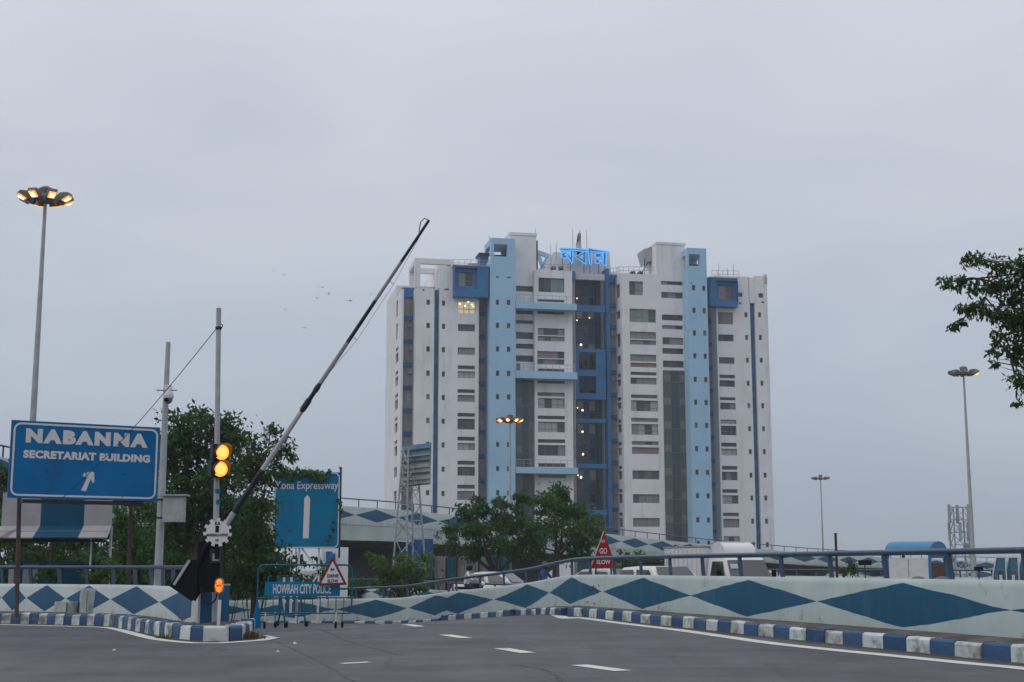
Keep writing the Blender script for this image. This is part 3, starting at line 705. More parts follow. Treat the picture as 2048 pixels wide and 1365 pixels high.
# white end tower with small windows, blue stripe
segment('end_wall', 828, 867, 577, 0, [(845, 849, 578.5, 582, 'band')] + rows(853, 860, LF, 5.2, -1.5), side=5)
zs1 = F(845, 577)[1]
st = MB(); a, b = U(866.5), U(877.5); st.box(a, b, .5, 1.2, GZB, F(872, 579)[1]); part('glazed_stripe', st, DGLZ)
for y in LF:
    z = F(872, y + 22)[1]; s = MB(); s.box(a+.1, b-.1, .42, .497, z-.5, z+.5); part('spandrel', s, DBLU)
A_win = [(915, 951, 602.5, 628, 'wide', 6), (916, 950, 649, 663, 'wide', 1), (915.5, 950, 695.5, 710, 'wide', 3), (915.5, 950, 731.5, 739, 'band', 0), (915.5, 950, 743, 756.5, 'wide', 2),
         (915, 950, 779, 786.5, 'band', 1), (915, 949.5, 790.5, 804, 'wide', 3), (915, 950, 826.5, 834, 'band', 0), (915, 950, 838, 859.5, 'wide', 0), (915, 950, 874, 882, 'band', 0), (915, 950, 886.5, 900.5, 'wide', 2),
         (915, 950, 922, 930, 'band', 0), (915, 950, 934, 952, 'wide', 0), (914.5, 950, 970, 978, 'band', 0), (914.5, 950, 982.5, 1000.5, 'wide', 3), (914.5, 950, 1018, 1026, 'band', 0), (914.5, 950, 1030, 1048, 'wide', 3)]
segment('facade_wall', 877, 957, 534, 0, rows(884, 890.5, [y+1.5 for y in LF], 5.2, -1.5) + [(890, 898, 577, 581, 'band'), (887, 889, 579, 581, 'band')] + A_win)
for x_, y_ in ((920, 608), (930, 612), (937, 604), (944, 609), (947, 613)):
    u, z = F(x_, y_, .1); m = MB(); m.box(u-.12, u+.12, .2, .21, z-.05, z+.05); part('ceiling_light', m, BULB)
shaft(957, 980, 2.5, 600, None, [628, 674.5, 721.5, 768.5, 816, 865, 913, 961.5, 1009])
# light blue towers
T1w = rows(991.5, 998, LF, 5.2, 1) + rows(1013.5, 1020.5, [y + .5 for y in LF], 5.2, 1.2) + [(992, 998, 553, 556, 'band'), (1014, 1021, 554, 557, 'band')]
def blue_tower(x0, x1, y_sill, v, wins, open_, ytop, dep=5.0):
    u0, u1 = U(x0, v), U(x1, v); zt = F((x0+x1)/2, ytop, v)[1]; zs = F((x0+x1)/2, y_sill, v)[1]
    segment('blue_tower', x0, x1, y_sill, v, wins, LBLU, side=dep, zt=zs)
    o = rect(*open_, v); m = MB()
    # open lantern on top: corner piers and a ring beam
    for (a, b) in ((u0, o[0]), (o[1], u1)):
        m.box(a, b, v, v + .9, zs + .003, o[3]); m.box(a, b, v + dep - .9, v + dep, zs + .003, o[3])
    m.box(u0, u1, v, v + dep, o[3], zt)
    m.box(o[0], o[1], v, v + .4, zs + .003, zs + .25)
    part('lantern_frame', m, LBLU)
    s = MB(); s.box(u0 + .9, u1 - .9, v + 2.0, v + 3.4, zs + .003, zs + .45, 0); s.box(u0 + .5, u1 - .5, v + 1.6, v + 3.8, zs + .75, zs + .85, 0)
    s.bar((u0+.5, v+2.0, zs+.2), (u0+.5, v+2.0, zs+.78), .1, .1); part('tank_shelter', s, DARK)
blue_tower(981, 1030.5, 517, -1.8, T1w, (988, 1015, 489, 517), 477)
# middle-left: strip windows, stair head, balconies
stripL = [(1032, 1067, 572.5, 583.5, 'strip', 1), (1032, 1067, 618.5, 629, 'strip', 0), (1032, 1067, 641, 648, 'strip', 0), (1032, 1067, 665, 678.5, 'strip', 0), (1032, 1067, 688, 698, 'strip', 0), (1032, 1067, 711.5, 724, 'strip', 0),
          (1032, 1040, 727, 741, 'small', 0)]
segment('stair_tower', 1019, 1073.5, 472, .9, stripL, side=6)
zst = F(1045, 470, .9)[1]; s = MB(); s.box(U(1019, .9)-.08, U(1073.5, .9)+.08, .82, 7, zst-.12, zst+.3); part('coping', s, WHT)
def glazed(x0, x1, y0, y1, v, floors, dark_mid=True):
    """tall glazed stair well standing just in front of the wall"""
    u0, u1 = U(x0, v, 850), U(x1, v, 850); z0, z1 = (GZB if y1 is None else F(x0, y1, v)[1]), F(x0, y0, v)[1]; w = u1 - u0
    g = empty('stair_glazing'); g.parent = tower
    cols = [(0, .37, GL_M), (.37, .70, GL_X), (.70, 1, GL_M)]
    for a, b, mt in cols:
        m = MB(); m.box(u0 + w*a, u0 + w*b, v - (.12 if mt is GL_X else .05), v + .01, z0, z1); p = m.build('pane', mt, g)
    for y in floors:
        z = F(x0, y, v)[1]
        if z0 < z - .6 and z + .5 < z1:
            m = MB(); m.box(u0 + w*.02, u0 + w*.33, v - .1, v - .053, z - .5, z + .5, 0); m.build('landing_panel', LAND, g); m = MB(); m.box(u0 + w*.74, u0 + w*.98, v - .1, v - .053, z - .5, z + .5, 0); m.build('landing_panel', LAND, g)
            m = MB(); m.box(u0, u1, v - .13, v - .102, z - .62, z - .56); m.build('transom', FRM, g)
fl = [755.5, 803, 851, 899, 947, 995, 1043]
glazed(1031.5, 1068, 757, 935, .88, fl); glazed(1031.5, 1068, 946, None, .88, fl)
B_win = [(1077, 1129, 556.5, 585, 'wide', 5), (1074.5, 1129, 599.5, 604.5, 'band', 0), (1075, 1129, 623, 629, 'band', 0), (1075.5, 1129.5, 657, 671, 'wide', 3), (1075.5, 1129.5, 673, 683, 'wide', 3), (1074.5, 1129, 703, 717, 'wide', 4),
         (1074.5, 1129, 718.5, 729, 'wide', 4), (1075, 1129, 738, 743.5, 'band', 0), (1075, 1129.5, 762, 767.5, 'band', 0), (1075, 1129.5, 785.5, 793, 'wide', 3), (1076, 1129.5, 797, 817, 'wide', 2), (1075.5, 1130, 832, 839, 'band', 0),
         (1076, 1130, 844, 865, 'wide', 2), (1076, 1130.5, 879, 886.5, 'band', 0), (1076, 1131, 890.5, 912, 'wide', 0), (1077, 1131.5, 926.5, 934.5, 'band', 0), (1077, 1132, 950, 956, 'band', 0), (1077, 1132, 985, 1005, 'wide', 3)]
segment('facade_wall', 1069.5, 1146, 541, 0, B_win)
def balcony(y0, y1, x0=1031, x1=1155):
    v = -1.7; u0, u1 = U(x0, v), U(x1, v); z0 = F(1090, y1, v)[1]; z1 = F(1090, y0, v)[1]
    g = empty('balcony'); g.parent = tower
    m = MB(); m.box(u0, u1, v, 0-.003, z0, z1); m.build('slab', LBLU, g)
    zr = z1 + 1.05; m = MB(); m.box(u0 + .1, u1 - .35, v + .1, v + .15, zr - .06, zr); m.box(u0+.1, u1-.35, v+.11, v+.14, z1+.5, z1+.54); m.build('handrail', STEEL, g)
    n = 8
    for i in range(n + 1):
        x = u0 + .15 + (u1 - u0 - .55) * i / n; m = MB(); m.box(x-.03, x+.03, v+.1, v+.15, z1, zr); m.build('baluster', STEEL, g)
balcony(605.5, 618.5); balcony(743.5, 757.5); balcony(935, 947.5)
# man on the middle balcony is too small to read; a dark door sits there instead
# central well, glazed at the back, blue beams, lit landings
va = 7.0
ua, ub = U(1147, 0), U(1212, 3)
m = MB(); m.box(ua - 1, ub + 2, va, va + .5, GZB, F(1180, 530, va)[1]); part('well_back_wall', m, DGLZ)
m = MB(); uw = U(1211, 3.0); m.box(uw, uw + .5, 2.0, va - .003, GZB, F(1205, 540, 3)[1]); part('well_side_wall', m, DBLU)
m = MB(); m.box(U(1193, va-.6), U(1206, va-.6), va - 1.2, va - .6, GZB, F(1200, 560, va)[1]); part('dark_pier', m, paint('slate_blue_panel', (.06, .10, .14), .4, .2))
def beam(y0, y1, v=1.6, x0=1149, x1=1212, mt=DBLU):
    m = MB(); m.box(U(x0, v), U(x1, v), v, v + .5, F(1180, y1, v)[1], F(1180, y0, v)[1]); part('blue_beam', m, mt)
PALEB = paint('pale_fascia', (.5, .52, .55), .6, .2)
beam(548, 560, 1.2, 1152, 1212, PALEB)
for y0, y1 in ((611, 624), (698, 705), (838, 846), (928, 937), (1020, 1030)): beam(y0, y1)
# blue square frame between the beams
for y0, y1 in ((740, 753), (787, 799)): beam(y0, y1, 1.6)
for xa, xb in ((1150, 1158.5), (1193, 1212)):
    m = MB(); m.box(U(xa, 1.63), U(xb, 1.63), 1.63, 2.1, F(1180, 790, 1.6)[1], F(1180, 702, 1.6)[1]); part('blue_frame_post', m, DBLU)
for i, y in enumerate(range(572, 1080, 23)):
    z0, z1 = F(1165, y + 20, va)[1], F(1165, y, va)[1]
    lit = i in (2, 5, 10, 12, 16)
    u0, u1 = U(1154, va-.1), U(1190, va-.1)
    fr = MB(); 
    for q in (0, .33, .66, 1): x = u0 + (u1-u0)*q; fr.box(x-.05, x+.05, va-.16, va-.1, z0, z1)
    fr.box(u0, u1, va-.17, va-.11, z1-.1, z1)
    W_ = part('window', fr, FRM); pn = MB()
    for q in range(3): pn.quad((u0+(u1-u0)*q/3, va-.08, z0), (u0+(u1-u0)*(q+1)/3, va-.08, z0), (u0+(u1-u0)*(q+1)/3, va-.08, z1), (u0+(u1-u0)*q/3, va-.08, z1), random.choice((0, 0, 1)) if not lit else q % 2)
    pn.build('pane', [ROOMDIM if lit else GL_D, DGLZ], W_, fix=False)
for x, y, r in ((1162, 690, .22), (1165, 821, .2), (1165, 864, .2), (1166, 909, .2), (1162, 955, .22), (1154, 597, .12), (1179, 636, .12), (1154, 641, .12), (1155, 816, .12), (1156, 951, .12)):
    u, z = F(x, y, 5.5); m = MB(); m.sphere((u, 5.5, z), r * .75, 8); part('wall_lamp', m, BULB)
    m = MB(); m.box(u-.04, u+.04, 5.5, va - .003, z+.1, z+.16); part('lamp_bracket', m, DARK)
# pipes at the edge of the well
for x in (1147.5, 1150.5):
    u = U(x, 1.2); m = MB(); m.tube([(u, 1.2, GZB), (u, 1.2, F(1148, 548, 1.2)[1])], .09, 6); part('down_pipe', m, STEEL)
u0, u1 = U(1146, 1), U(1152, 1); m = MB(); m.box(u0, u1, .8, 1.9, F(1149, 560, 1)[1], F(1149, 543, 1)[1]); part('blue_cap', m, DBLU)
shaft(1211, 1230, 3.6, 551, 567, [612, 655, 700, 745, 790, 835, 882, 926, 972, 1019, 1060])
# right-hand block: side wall with slanting small windows, wide windows, strips, glazing
u6 = U(1246.5); z6 = F(1285, 549)[1]
RF = [630, 675.5, 721, 767, 812, 858, 904, 951, 996.5, 1043, 1090]
side_h = []
for (y0, y1) in ((567, 595), (621, 637), (667, 694), (712, 728), (748, 756), (759, 772), (795, 802), (806, 818), (840, 847), (850, 866), (885, 892), (897, 911), (933, 939), (943, 960), (979, 986), (989, 1007), (1026, 1033), (1037, 1055)):
    z0, z1 = FS(1239, y1, u6)[1], FS(1239, y0, u6)[1]; side_h.append([1.0, 3.1, z0, z1, 'small' if z1 - z0 < 1.6 else 'grid'])
MS = Matrix(((0, 1, 0, u6), (-1, 0, 0, 4.2), (0, 0, 1, 0), (0, 0, 0, 1)))
m = wall_holes(0, 4.2, GZB, z6, 0, side_h, .3, M=MS); part('side_wall', m, WHT)
for h in side_h: window(h, 0, h[4], None, MS)
C_win = [(1258.5, 1286, 563, 590.5, 'grid', 3), (1259, 1312, 618.5, 645, 'grid', 5), (1260, 1312.5, 664, 678.5, 'wide', 3), (1260, 1312.5, 680.5, 690, 'wide', 3), (1260.5, 1313, 709.5, 723.5, 'wide', 3), (1261, 1313, 726, 735, 'wide', 4),
         (1261, 1313.5, 744.5, 751, 'band', 0), (1261, 1313.5, 756, 769, 'wide', 3), (1262, 1315, 790, 797, 'band', 0), (1262, 1316, 801.5, 823, 'wide', 2), (1262.5, 1316.5, 836.5, 844.5, 'wide', 3), (1263, 1317, 848.5, 870, 'grid', 2),
         (1263.5, 1317.5, 883, 890.5, 'wide', 3), (1264, 1318, 895, 908.5, 'wide', 4), (1265, 1319, 941.5, 959, 'wide', 0), (1266, 1319.5, 989, 1006.5, 'wide', 3), (1266, 1320, 1036.5, 1054, 'wide', 3)]
u0 = u6; u1 = U(1325); holes = [rect(*w[:4]) for w in C_win]
m = wall_holes(u0, u1, GZB, z6, 0, holes); m.quad((u0, 0, z6), (u1, 0, z6), (u1, 5, z6), (u0, 5, z6)); part('facade_wall', m, WHT)
for w, h in zip(C_win, holes): window(h, 0, *w[4:])
stripR = [(1322, 1365.5, 563, 570.5, 'strip', 0), (1322.5, 1366, 585, 597, 'strip', 1), (1324, 1366, 630, 641.5, 'strip', 0), (1324, 1366, 651, 659, 'strip', 0), (1325, 1367, 675.5, 690, 'strip', 0), (1325, 1367, 697, 708.5, 'strip', 0), (1326, 1368, 722, 735.5, 'strip', 0)]
segment('stair_tower', 1314, 1372, 489, -.05, stripR, side=6, py=600)
zst = F(1340, 489, 0)[1]; s = MB(); s.box(U(1314, 0, 600)-.08, U(1372, 0, 600)+.08, -.13, 6.1, zst-.1, zst+.25); part('coping', s, WHT)
glazed(1327.5, 1372, 741, None, -.11, [757, 803, 850, 897, 944, 991, 1038])
T2w = rows(1384, 1390.5, [576, 621, 666.5, 712.5, 759, 805, 851, 898, 945, 992, 1040, 1087], 5.2, 9.5) + rows(1404.5, 1411, [577, 622, 667, 713, 760, 805.5, 851.5, 898.5, 945.5, 992.5, 1040.5, 1088], 5.2, 10.5) + [(1381, 1384, 565, 568, 'band')]
blue_tower(1380.5, 1419.5, 536, -2.4, T2w, (1378, 1400, 509, 535), 497)
shaft(1421, 1436, 2.5, 615, None, [645, 690, 736, 782, 829, 876, 922, 969, 1016, 1063])
D_win = [(1436, 1466, 625, 649, 'wide', 4), (1436.5, 1467.5, 669.5, 683, 'wide', 0), (1438, 1469, 715, 728, 'wide', 1), (1439, 1470, 750, 757, 'band', 0), (1439, 1470, 761, 774, 'wide', 1), (1440, 1471, 795, 801, 'band', 0), (1440.5, 1471.5, 806, 819.5, 'wide', 3),
         (1441, 1472.5, 840, 848, 'band', 5), (1442, 1473, 852, 871, 'wide', 0), (1442.5, 1473.5, 886, 894, 'band', 0), (1443, 1474.5, 898, 911, 'wide', 2), (1444, 1475, 932.5, 940, 'band', 0), (1444, 1475.5, 944, 961, 'wide', 0), (1445, 1476, 979, 986.5, 'band', 0), (1445.5, 1477, 991, 1008, 'wide', 2),
         (1446, 1478, 1026, 1033, 'band', 1), (1446.5, 1479, 1038, 1055.5, 'wide', 3), (1447.5, 1480, 1073, 1094, 'grid', 2)]
segment('facade_wall', 1437, 1505, 553, 0, D_win + rows(1489, 1495, RF, 5, 15) + [(1476.5, 1485, 585.5, 594, 'small'), (1499, 1506, 596, 605, 'small'), (1477, 1483, 605.5, 609, 'band')], py=800)
a, b = U(1504.5), U(1515); st = MB(); st.box(a, b, .5, 1.2, GZB, F(1508, 607)[1]); part('glazed_stripe', st, DGLZ)
st = MB(); st.box(a-.1, b+.1, 0, 1.2, F(1508, 606.5)[1], F(1508, 556)[1]); part('parapet_panel', st, WHT)
for y in RF:
    z = F(1508, y + 22)[1]; s = MB(); s.box(a+.1, b-.1, .42, .497, z-.5, z+.5); part('spandrel', s, DBLU)
segment('end_wall', 1515, 1541, 553, 0, rows(1516.5, 1522.5, RF, 5, 15.5) + [(1517, 1526.5, 587, 596, 'small'), (1523, 1529, 603, 606.5, 'band')], py=800)
m = MB(); a = U(1541); z = F(1541, 562)[1]; m.add([(a, 0, GZB), (a+.95, 3, GZB), (a+.95, 3, z), (a, 0, z), (a-2, 3, z)], [(0, 1, 2, 3), (3, 2, 4)]); part('end_wall', m, WHT)
# blue box bays at the top storey
def bay(x0, x1, y0, y1, wx0, wx1, wy0, wy1, pick):
    v = -1.1; u0, u1 = U(x0, v, (y0+y1)/2), U(x1, v, (y0+y1)/2); z0 = F((x0+x1)/2, y1, v)[1]; z1 = F((x0+x1)/2, y0, v)[1]
    h = rect(wx0, wx1, wy0, wy1, v + .6); g = [h[0]-.55, h[1]+.55, h[2]-.4, h[3]+.55]
    m = wall_holes(u0, u1, z0, z1, v, [g], .6)
    m.quad((u0, v, z0), (u0, v, z1), (u0, .3, z1), (u0, .3, z0)); m.quad((u1, v, z0), (u1, .3, z0), (u1, .3, z1), (u1, v, z1))
    m.quad((u0, v, z1), (u1, v, z1), (u1, .3, z1), (u0, .3, z1)); m.quad((u0, v, z0), (u0, .3, z0), (u1, .3, z0), (u1, v, z0))
    mm = wall_holes(g[0]-.003, g[1]+.003, g[2]-.003, g[3]+.003, v + .6, [h], .3); m.M = None; m.add(mm.v, mm.f)
    part('bay', m, DBLU); window(h, v + .6, 'grid', pick)
    s = MB(); s.box(u0-.1, u1+.1, v-.1, .2, z1+.003, z1+.15); part('coping', s, CONC)
bay(908, 977, 533, 594, 917, 945, 545, 573, 3); bay(1420, 1475.5, 557, 613.5, 1437, 1466, 571, 599, 4)
# body behind, roof and roof-top things
zr = F(1000, 535, 6)[1]
m = MB(); m.box(uF + .01, U(1141), 6.5, 19, GZB, zr - 3.2); part('core', m, WHT)
m = MB(); m.box(U(1236), U(1541), 6.5, 19, GZB, zr - 3.2); part('core', m, WHT)
m = MB(); m.box(U(1141) + .01, U(1236) - .01, 8, 19, GZB, zr - 3.2); part('core', m, WHT)
m = MB(); m.box(U(880), U(1143), 4.01, 18, zr - 3.3, zr - .4); m.box(U(1235), U(1535), 4.5, 18, zr - 3.3, zr - .4); part('roof_storey', m, WHT)
# pergola frames at the two roof ends
def pergola(x0, x1, yt, ybase, flipd=1):
    u0, u1 = U(x0, 0, 540), U(x1, 0, 540); zt = F((x0+x1)/2, yt)[1]; zb = F((x0+x1)/2, ybase)[1]; m = MB(); w = .75
    m.box(u0, u0 + w, 0, .8, zb, zt); m.box(u0, u0 + w, 6.2, 7, zb, zt)
    m.box(u0 + w, u1, 0, .7, zt - .75, zt); m.box(u0 + w, u1, 6.3, 7, zt - .75, zt); m.box(u0 + .01, u0 + w - .01, .8, 6.2, zt - .7, zt - .02)
    m.box(u1 - w, u1 + .02, .7, 6.3, zt - .7, zt - .03)
    part('roof_frame', m, WHT)
pergola(830, 906, 518, 577)
m = MB(); a, b = U(877.5, 0, 560), U(908, 0, 560); z0 = F(880, 577)[1]; zt = F(906, 519)[1]; m.add([(a, .01, z0), (b, .01, zt), (b, .01, z0), (a, .8, z0), (b, .8, zt), (b, .8, z0)], [(0, 2, 1), (3, 4, 5), (0, 1, 4, 3), (0, 3, 5, 2), (1, 2, 5, 4)]); part('roof_gable', m, WHT)
m = MB(); a, b = U(1476, 0, 560), U(1534.5, 0, 560); z0 = F(1500, 557)[1]; zt = F(1530, 549)[1]
m.box(b - .5, b, 0, .8, z0 - .8, zt); m.box(a, b - .5, 5.2, 6, zt - .25, zt); m.box(b - .49, b - .01, .8, 6, zt - .35, zt - .02); part('roof_frame', m, WHT)
# roof railings
def rrail(x0, y0, x1, y1, v, h=1.0, n=6):
    ua_, za = F(x0, y0, v); ub_, zb = F(x1, y1, v); g = empty('roof_railing'); g.parent = tower
    for q in (.5, 1): m = MB(); m.tube([(ua_, v, za + h*q), (ub_, v, zb + h*q)], .035, 5); m.build('handrail', STEEL, g)
    for i in range(n + 1): t = i / n; m = MB(); x = ua_ + (ub_-ua_)*t; z = za + (zb-za)*t; m.tube([(x, v, z-.05), (x, v, z + h)], .035, 5); m.build('baluster', STEEL, g)
rrail(906, 533, 976, 535, 1.0); rrail(1236, 549, 1310, 549, 1.0, 1.1, 7); rrail(1221, 553, 1240, 552, 2.5, 1.2, 3); rrail(1424, 556, 1478, 557, 1.5, 1.1, 5); rrail(1088, 541, 1146, 542, .8, .9, 6)
# plant, tanks and aerials on the roof
def rbox(x0, x1, y0, y1, v, d, mt, name='roof_unit'):
    r_ = rect(x0, x1, y0, y1, v); m = MB(); m.box(r_[0], r_[1], v, v + d, r_[2], r_[3]); part(name, m, mt)
rbox(960, 977, 511, 533, 2, 2, DBLU, 'pump_room'); rbox(958, 981, 506, 510, 1.6, 3, DARK, 'pump_room_roof'); rbox(937, 960, 527, 534, 2, 3, STEEL)
rbox(1104, 1112, 533, 539, 1.2, 1, DARK); rbox(1119, 1127, 533, 540, 1.2, 1, DARK); rbox(1263, 1271, 543, 549, 1.5, 1, DARK); rbox(1278, 1286, 543, 549, 1.5, 1, DARK)
def mast(x, y0, y1, v, r=.06):
    u, za = F(x, y0, v); _, zb = F(x, y1, v); m = MB(); m.tube([(u, v, za), (u, v, zb)], [r, r*.6], 6); part('aerial_mast', m, STEEL)
for x, y0, y1 in ((1102, 540, 490), (1112.5, 520, 486), (1438, 557, 526), (1455, 557, 536), (1467.5, 557, 529), (1146, 540, 459), (1174, 540, 461), (978.5, 480, 472), (1071, 475, 458)): mast(x, y0, y1, 3.2)
m = MB(); u, z0 = F(1074, 541, 2); _, z1 = F(1074, 482, 2); m.tube([(u, 2, z0), (u, 2, z1)], .13, 6); part('vent_pipe', m, DARK)
# white roof block carrying the lit name sign
vb = 4.2; m = MB(); a, b = U(1142, vb, 530), U(1220, vb, 530); zt = F(1180, 505, vb)[1]; z0 = F(1180, 552, vb)[1]; m.box(a, b, vb, vb + 4, z0, zt); part('roof_block', m, WHT)
m = MB(); a0 = U(1085, vb, 530); zt2 = F(1115, 504, vb)[1]; a1 = U(1108, vb, 530); m.prism([(a0, vb+.3, z0), (a, vb+.3, z0), (a, vb+.3, zt2), (a1, vb+.3, zt2), (a0 + .4, vb+.3, z0 + 1.3)], (0, 4, 0)); part('roof_block', m, WHT)
m = MB(); a0, a1 = U(1073, 6, 530), U(1099, 6, 530); z1 = F(1085, 509, 6)[1]; m.bar((a0, 6, z1+.3), (a1, 6, z1-.3), .5, .6); m.bar((a0+.3, 6, z1-.2), (a0+1.0, 6, z1-2.2), .3, .5); m.bar((a0+1.6, 6, z1-.4), (a0+.6, 6, z1-2.2), .3, .3); part('roof_gantry', m, LBLU)
# slanting panel stair beside right stair head
m = MB(); a0, b0 = U(1286, 2, 520), U(1314, 2, 520); zt = F(1312, 490, 2)[1]; zb = F(1290, 548, 2)[1]; zm = F(1290, 500, 2)[1]
m.prism([(a0, 2, zm), (b0, 2, zt), (b0, 2, zt - 2.2), (a0 + .5, 2, zm - 1.9)], (0, 3, 0)); part('roof_screen', m, STEEL)
m = MB()
for x, w in ((a0+.2, .1), (b0-.5, .14), ((a0+b0)/2, .1)): m.bar((x, 2.2, zb), (x + .2, 2.2, zm + .3), w, w)
m.bar((a0-.3, 2.2, zb), (b0-.2, 2.2, zt-1), .1, .1); part('screen_frame', m, DARK)
# flag between the masts
u, z0 = F(1160, 530, 3); z1 = F(1160, 461, 3)[1]; m = MB(); m.tube([(u, 3, z0), (u, 3, z1)], .05, 6); fp = part('flag_pole', m, STEEL)
m = MB(); z = z1 - .3
pts = [(0, 0), (.25, -.8), (-.1, -1.3), (-.55, -2.1), (-.35, -2.9), (.35, -3.9), (.42, -2.6), (.4, -1.2)]
for i, (q0, q1, mi) in enumerate(((0, -1.3, 0), (-1.3, -2.5, 1), (-2.5, -3.9, 2))):
    for j in range(4):
        f0, f1 = q0 + (q1-q0)*j/4, q0 + (q1-q0)*(j+1)/4
        w = lambda f: (.1 + .35*math.sin(min(1, -f/3.9)*math.pi), .15*math.sin(f*4))
        a_, b_ = w(f0), w(f1)
        m.quad((u+.05+a_[0]*.4, 3+a_[1], z+f0), (u-.1-a_[0], 3.1-a_[1], z+f0-.15), (u-.1-b_[0], 3.1-b_[1], z+f1-.15), (u+.05+b_[0]*.4, 3+b_[1], z+f1), mi)
m.build('flag', [paint('flag_saffron', (.2, .09, .05)), paint('flag_white', (.5, .5, .5)), paint('flag_green', (.02, .1, .04))], fp, fix=False)

# ------------------------------------------------------------------ lit roof sign: five stroke shapes in tubes
sign = empty('roof_sign', tuple(BO), BA, 'glowing blue neon Bengali letters standing on the tower roof', 'sign')
NF = glow('letter_face', (.004, .14, .52), .45, (.02, .1, .3)); NT = glow('neon_tube', (.10, .46, 1.0), 1.0)
def C6(x, y): return F(1060 + x / 8.533, 440 + y / 8.533, 2.6)
letters = [
  [[(505,485),(735,492),(1000,512),(1005,535),(950,545),(735,522),(535,524)],                                  # headline, left run
   [(687,522),(730,522),(728,738),(716,752),(690,700),(640,626),(628,585),(660,590),(690,640)],               # na stem and tail
   [(640,572),(618,556),(585,553),(552,570),(538,605),(545,640),(572,660),(605,660),(632,640),(630,612),(612,618),(596,606),(600,586),(622,584)]],
  [[(905,545),(955,545),(952,765),(935,752),(772,632),(905,558)], ],                                            # ba
  [[(1005,478),(1028,495),(1345,545),(1355,580),(1325,562),(1035,545),(1050,740),(1040,772),(1012,740),(1000,560),(955,545)]],
  [[(1245,552),(1300,556),(1296,792),(1268,775),(1215,712),(1205,690),(1250,722)],
   [(1245,600),(1205,575),(1160,572),(1122,585),(1110,612),(1122,640),(1155,652),(1195,632),(1245,655),(1245,630),(1205,605)],
   [(1205,690),(1180,668),(1140,672),(1112,700),(1118,735),(1150,750),(1185,735),(1195,712),(1170,705)]]]
for L_ in letters:
    g = empty('letter'); g.parent = sign
    for poly in L_:
        p3 = [(C6(x, y)[0], 2.6, C6(x, y)[1]) for x, y in poly]
        m = MB(); m.prism(p3, (0, .25, 0)); m.build('letter_face', NF, g)
        m = MB(); q = [(a, 2.55, c) for a, b, c in p3]; m.tube(q + [q[0]], .085, 5); m.build('neon_tube', NT, g)
# the open counter of the second letter, set as a grey inset on its face
m = MB(); m.prism([(C6(x, y)[0], 2.54, C6(x, y)[1]) for x, y in ((825,628),(908,588),(908,690))], (0, .05, 0)); m.build('letter_counter', WHT, sign)
m = MB()
for x in (560, 700, 930, 1030, 1180, 1285):
    u, z = C6(x, 520); m.bar((u, 2.95, z - 5.0), (u, 2.95, z), .08, .08)
    m.bar((u, 2.85, z-.1), (u, 2.95, z-.1), .08, .08)
u0, z = C6(520, 520); u1, z2 = C6(1330, 560); m.bar((u0, 2.95, z), (u1, 2.95, z2), .08, .08); m.build('sign_frame', DARK, sign)
# ------------------------------------------------------------------ flyover behind
fpx = [(2200, 1129, 175), (2000, 1124, 166), (1800, 1116, 154), (1640, 1108, 140), (1500, 1097, 131), (1400, 1088, 125), (1300, 1077.5, 118), (1215, 1068, 112), (1100, 1055, 105), (1000, 1043, 100), (910, 1031, 96), (800, 1020, 90.5), (690, 1012.5, 85), (560, 1001, 79), (420, 985, 73), (200, 955, 64.5), (0, 913, 57), (-170, 885, 52)]
def fly_path(): 
    out = []
    for x, y, D in fpx: p = P(x, y, D); out.append(p - Vector((0, 0, 1.0)))
    return smooth_path(out, 1.2)
fly = fly_path(); F0 = fly[0]; floc = [p - F0 for p in fly]; fs_ = arc(floc)
flyover = empty('flyover', tuple(F0), 0, 'curving flyover ramp with blue diamond parapet crossing behind the trees', 'flyover')
FP = [(0, -.12), (0, 0), (.02, .9), (.05, 1.0), (.2, 1.0), (.25, .9), (.25, -.12)]
sweep(floc, FP, 1.0, 4.8, .2).build('parapet', FLYD, flyover, smooth=True)
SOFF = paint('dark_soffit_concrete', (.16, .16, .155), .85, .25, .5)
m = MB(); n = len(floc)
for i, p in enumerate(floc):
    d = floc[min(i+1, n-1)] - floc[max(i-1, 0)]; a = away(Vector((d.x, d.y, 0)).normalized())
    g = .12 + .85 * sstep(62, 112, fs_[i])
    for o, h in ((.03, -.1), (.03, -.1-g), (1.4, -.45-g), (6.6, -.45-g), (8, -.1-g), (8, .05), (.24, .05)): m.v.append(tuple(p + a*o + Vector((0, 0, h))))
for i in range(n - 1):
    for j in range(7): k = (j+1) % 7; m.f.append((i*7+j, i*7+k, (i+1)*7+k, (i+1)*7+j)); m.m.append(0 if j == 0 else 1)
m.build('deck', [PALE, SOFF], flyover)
q = 1.5
top = offset_path(floc, .12, 1.48); mr_ = MB(); mr_.tube(top, .04, 6); mr_.build('rail', RAILB, flyover, smooth=True)
while q < fs_[-1]:
    p, d = at_s(floc, fs_, q); p = p + away(d) * .12; m = MB(); m.bar(p + Vector((0,0,.98)), p + Vector((0,0,1.47)), .06, .06); m.build('post', RAILB, flyover); q += 2.1
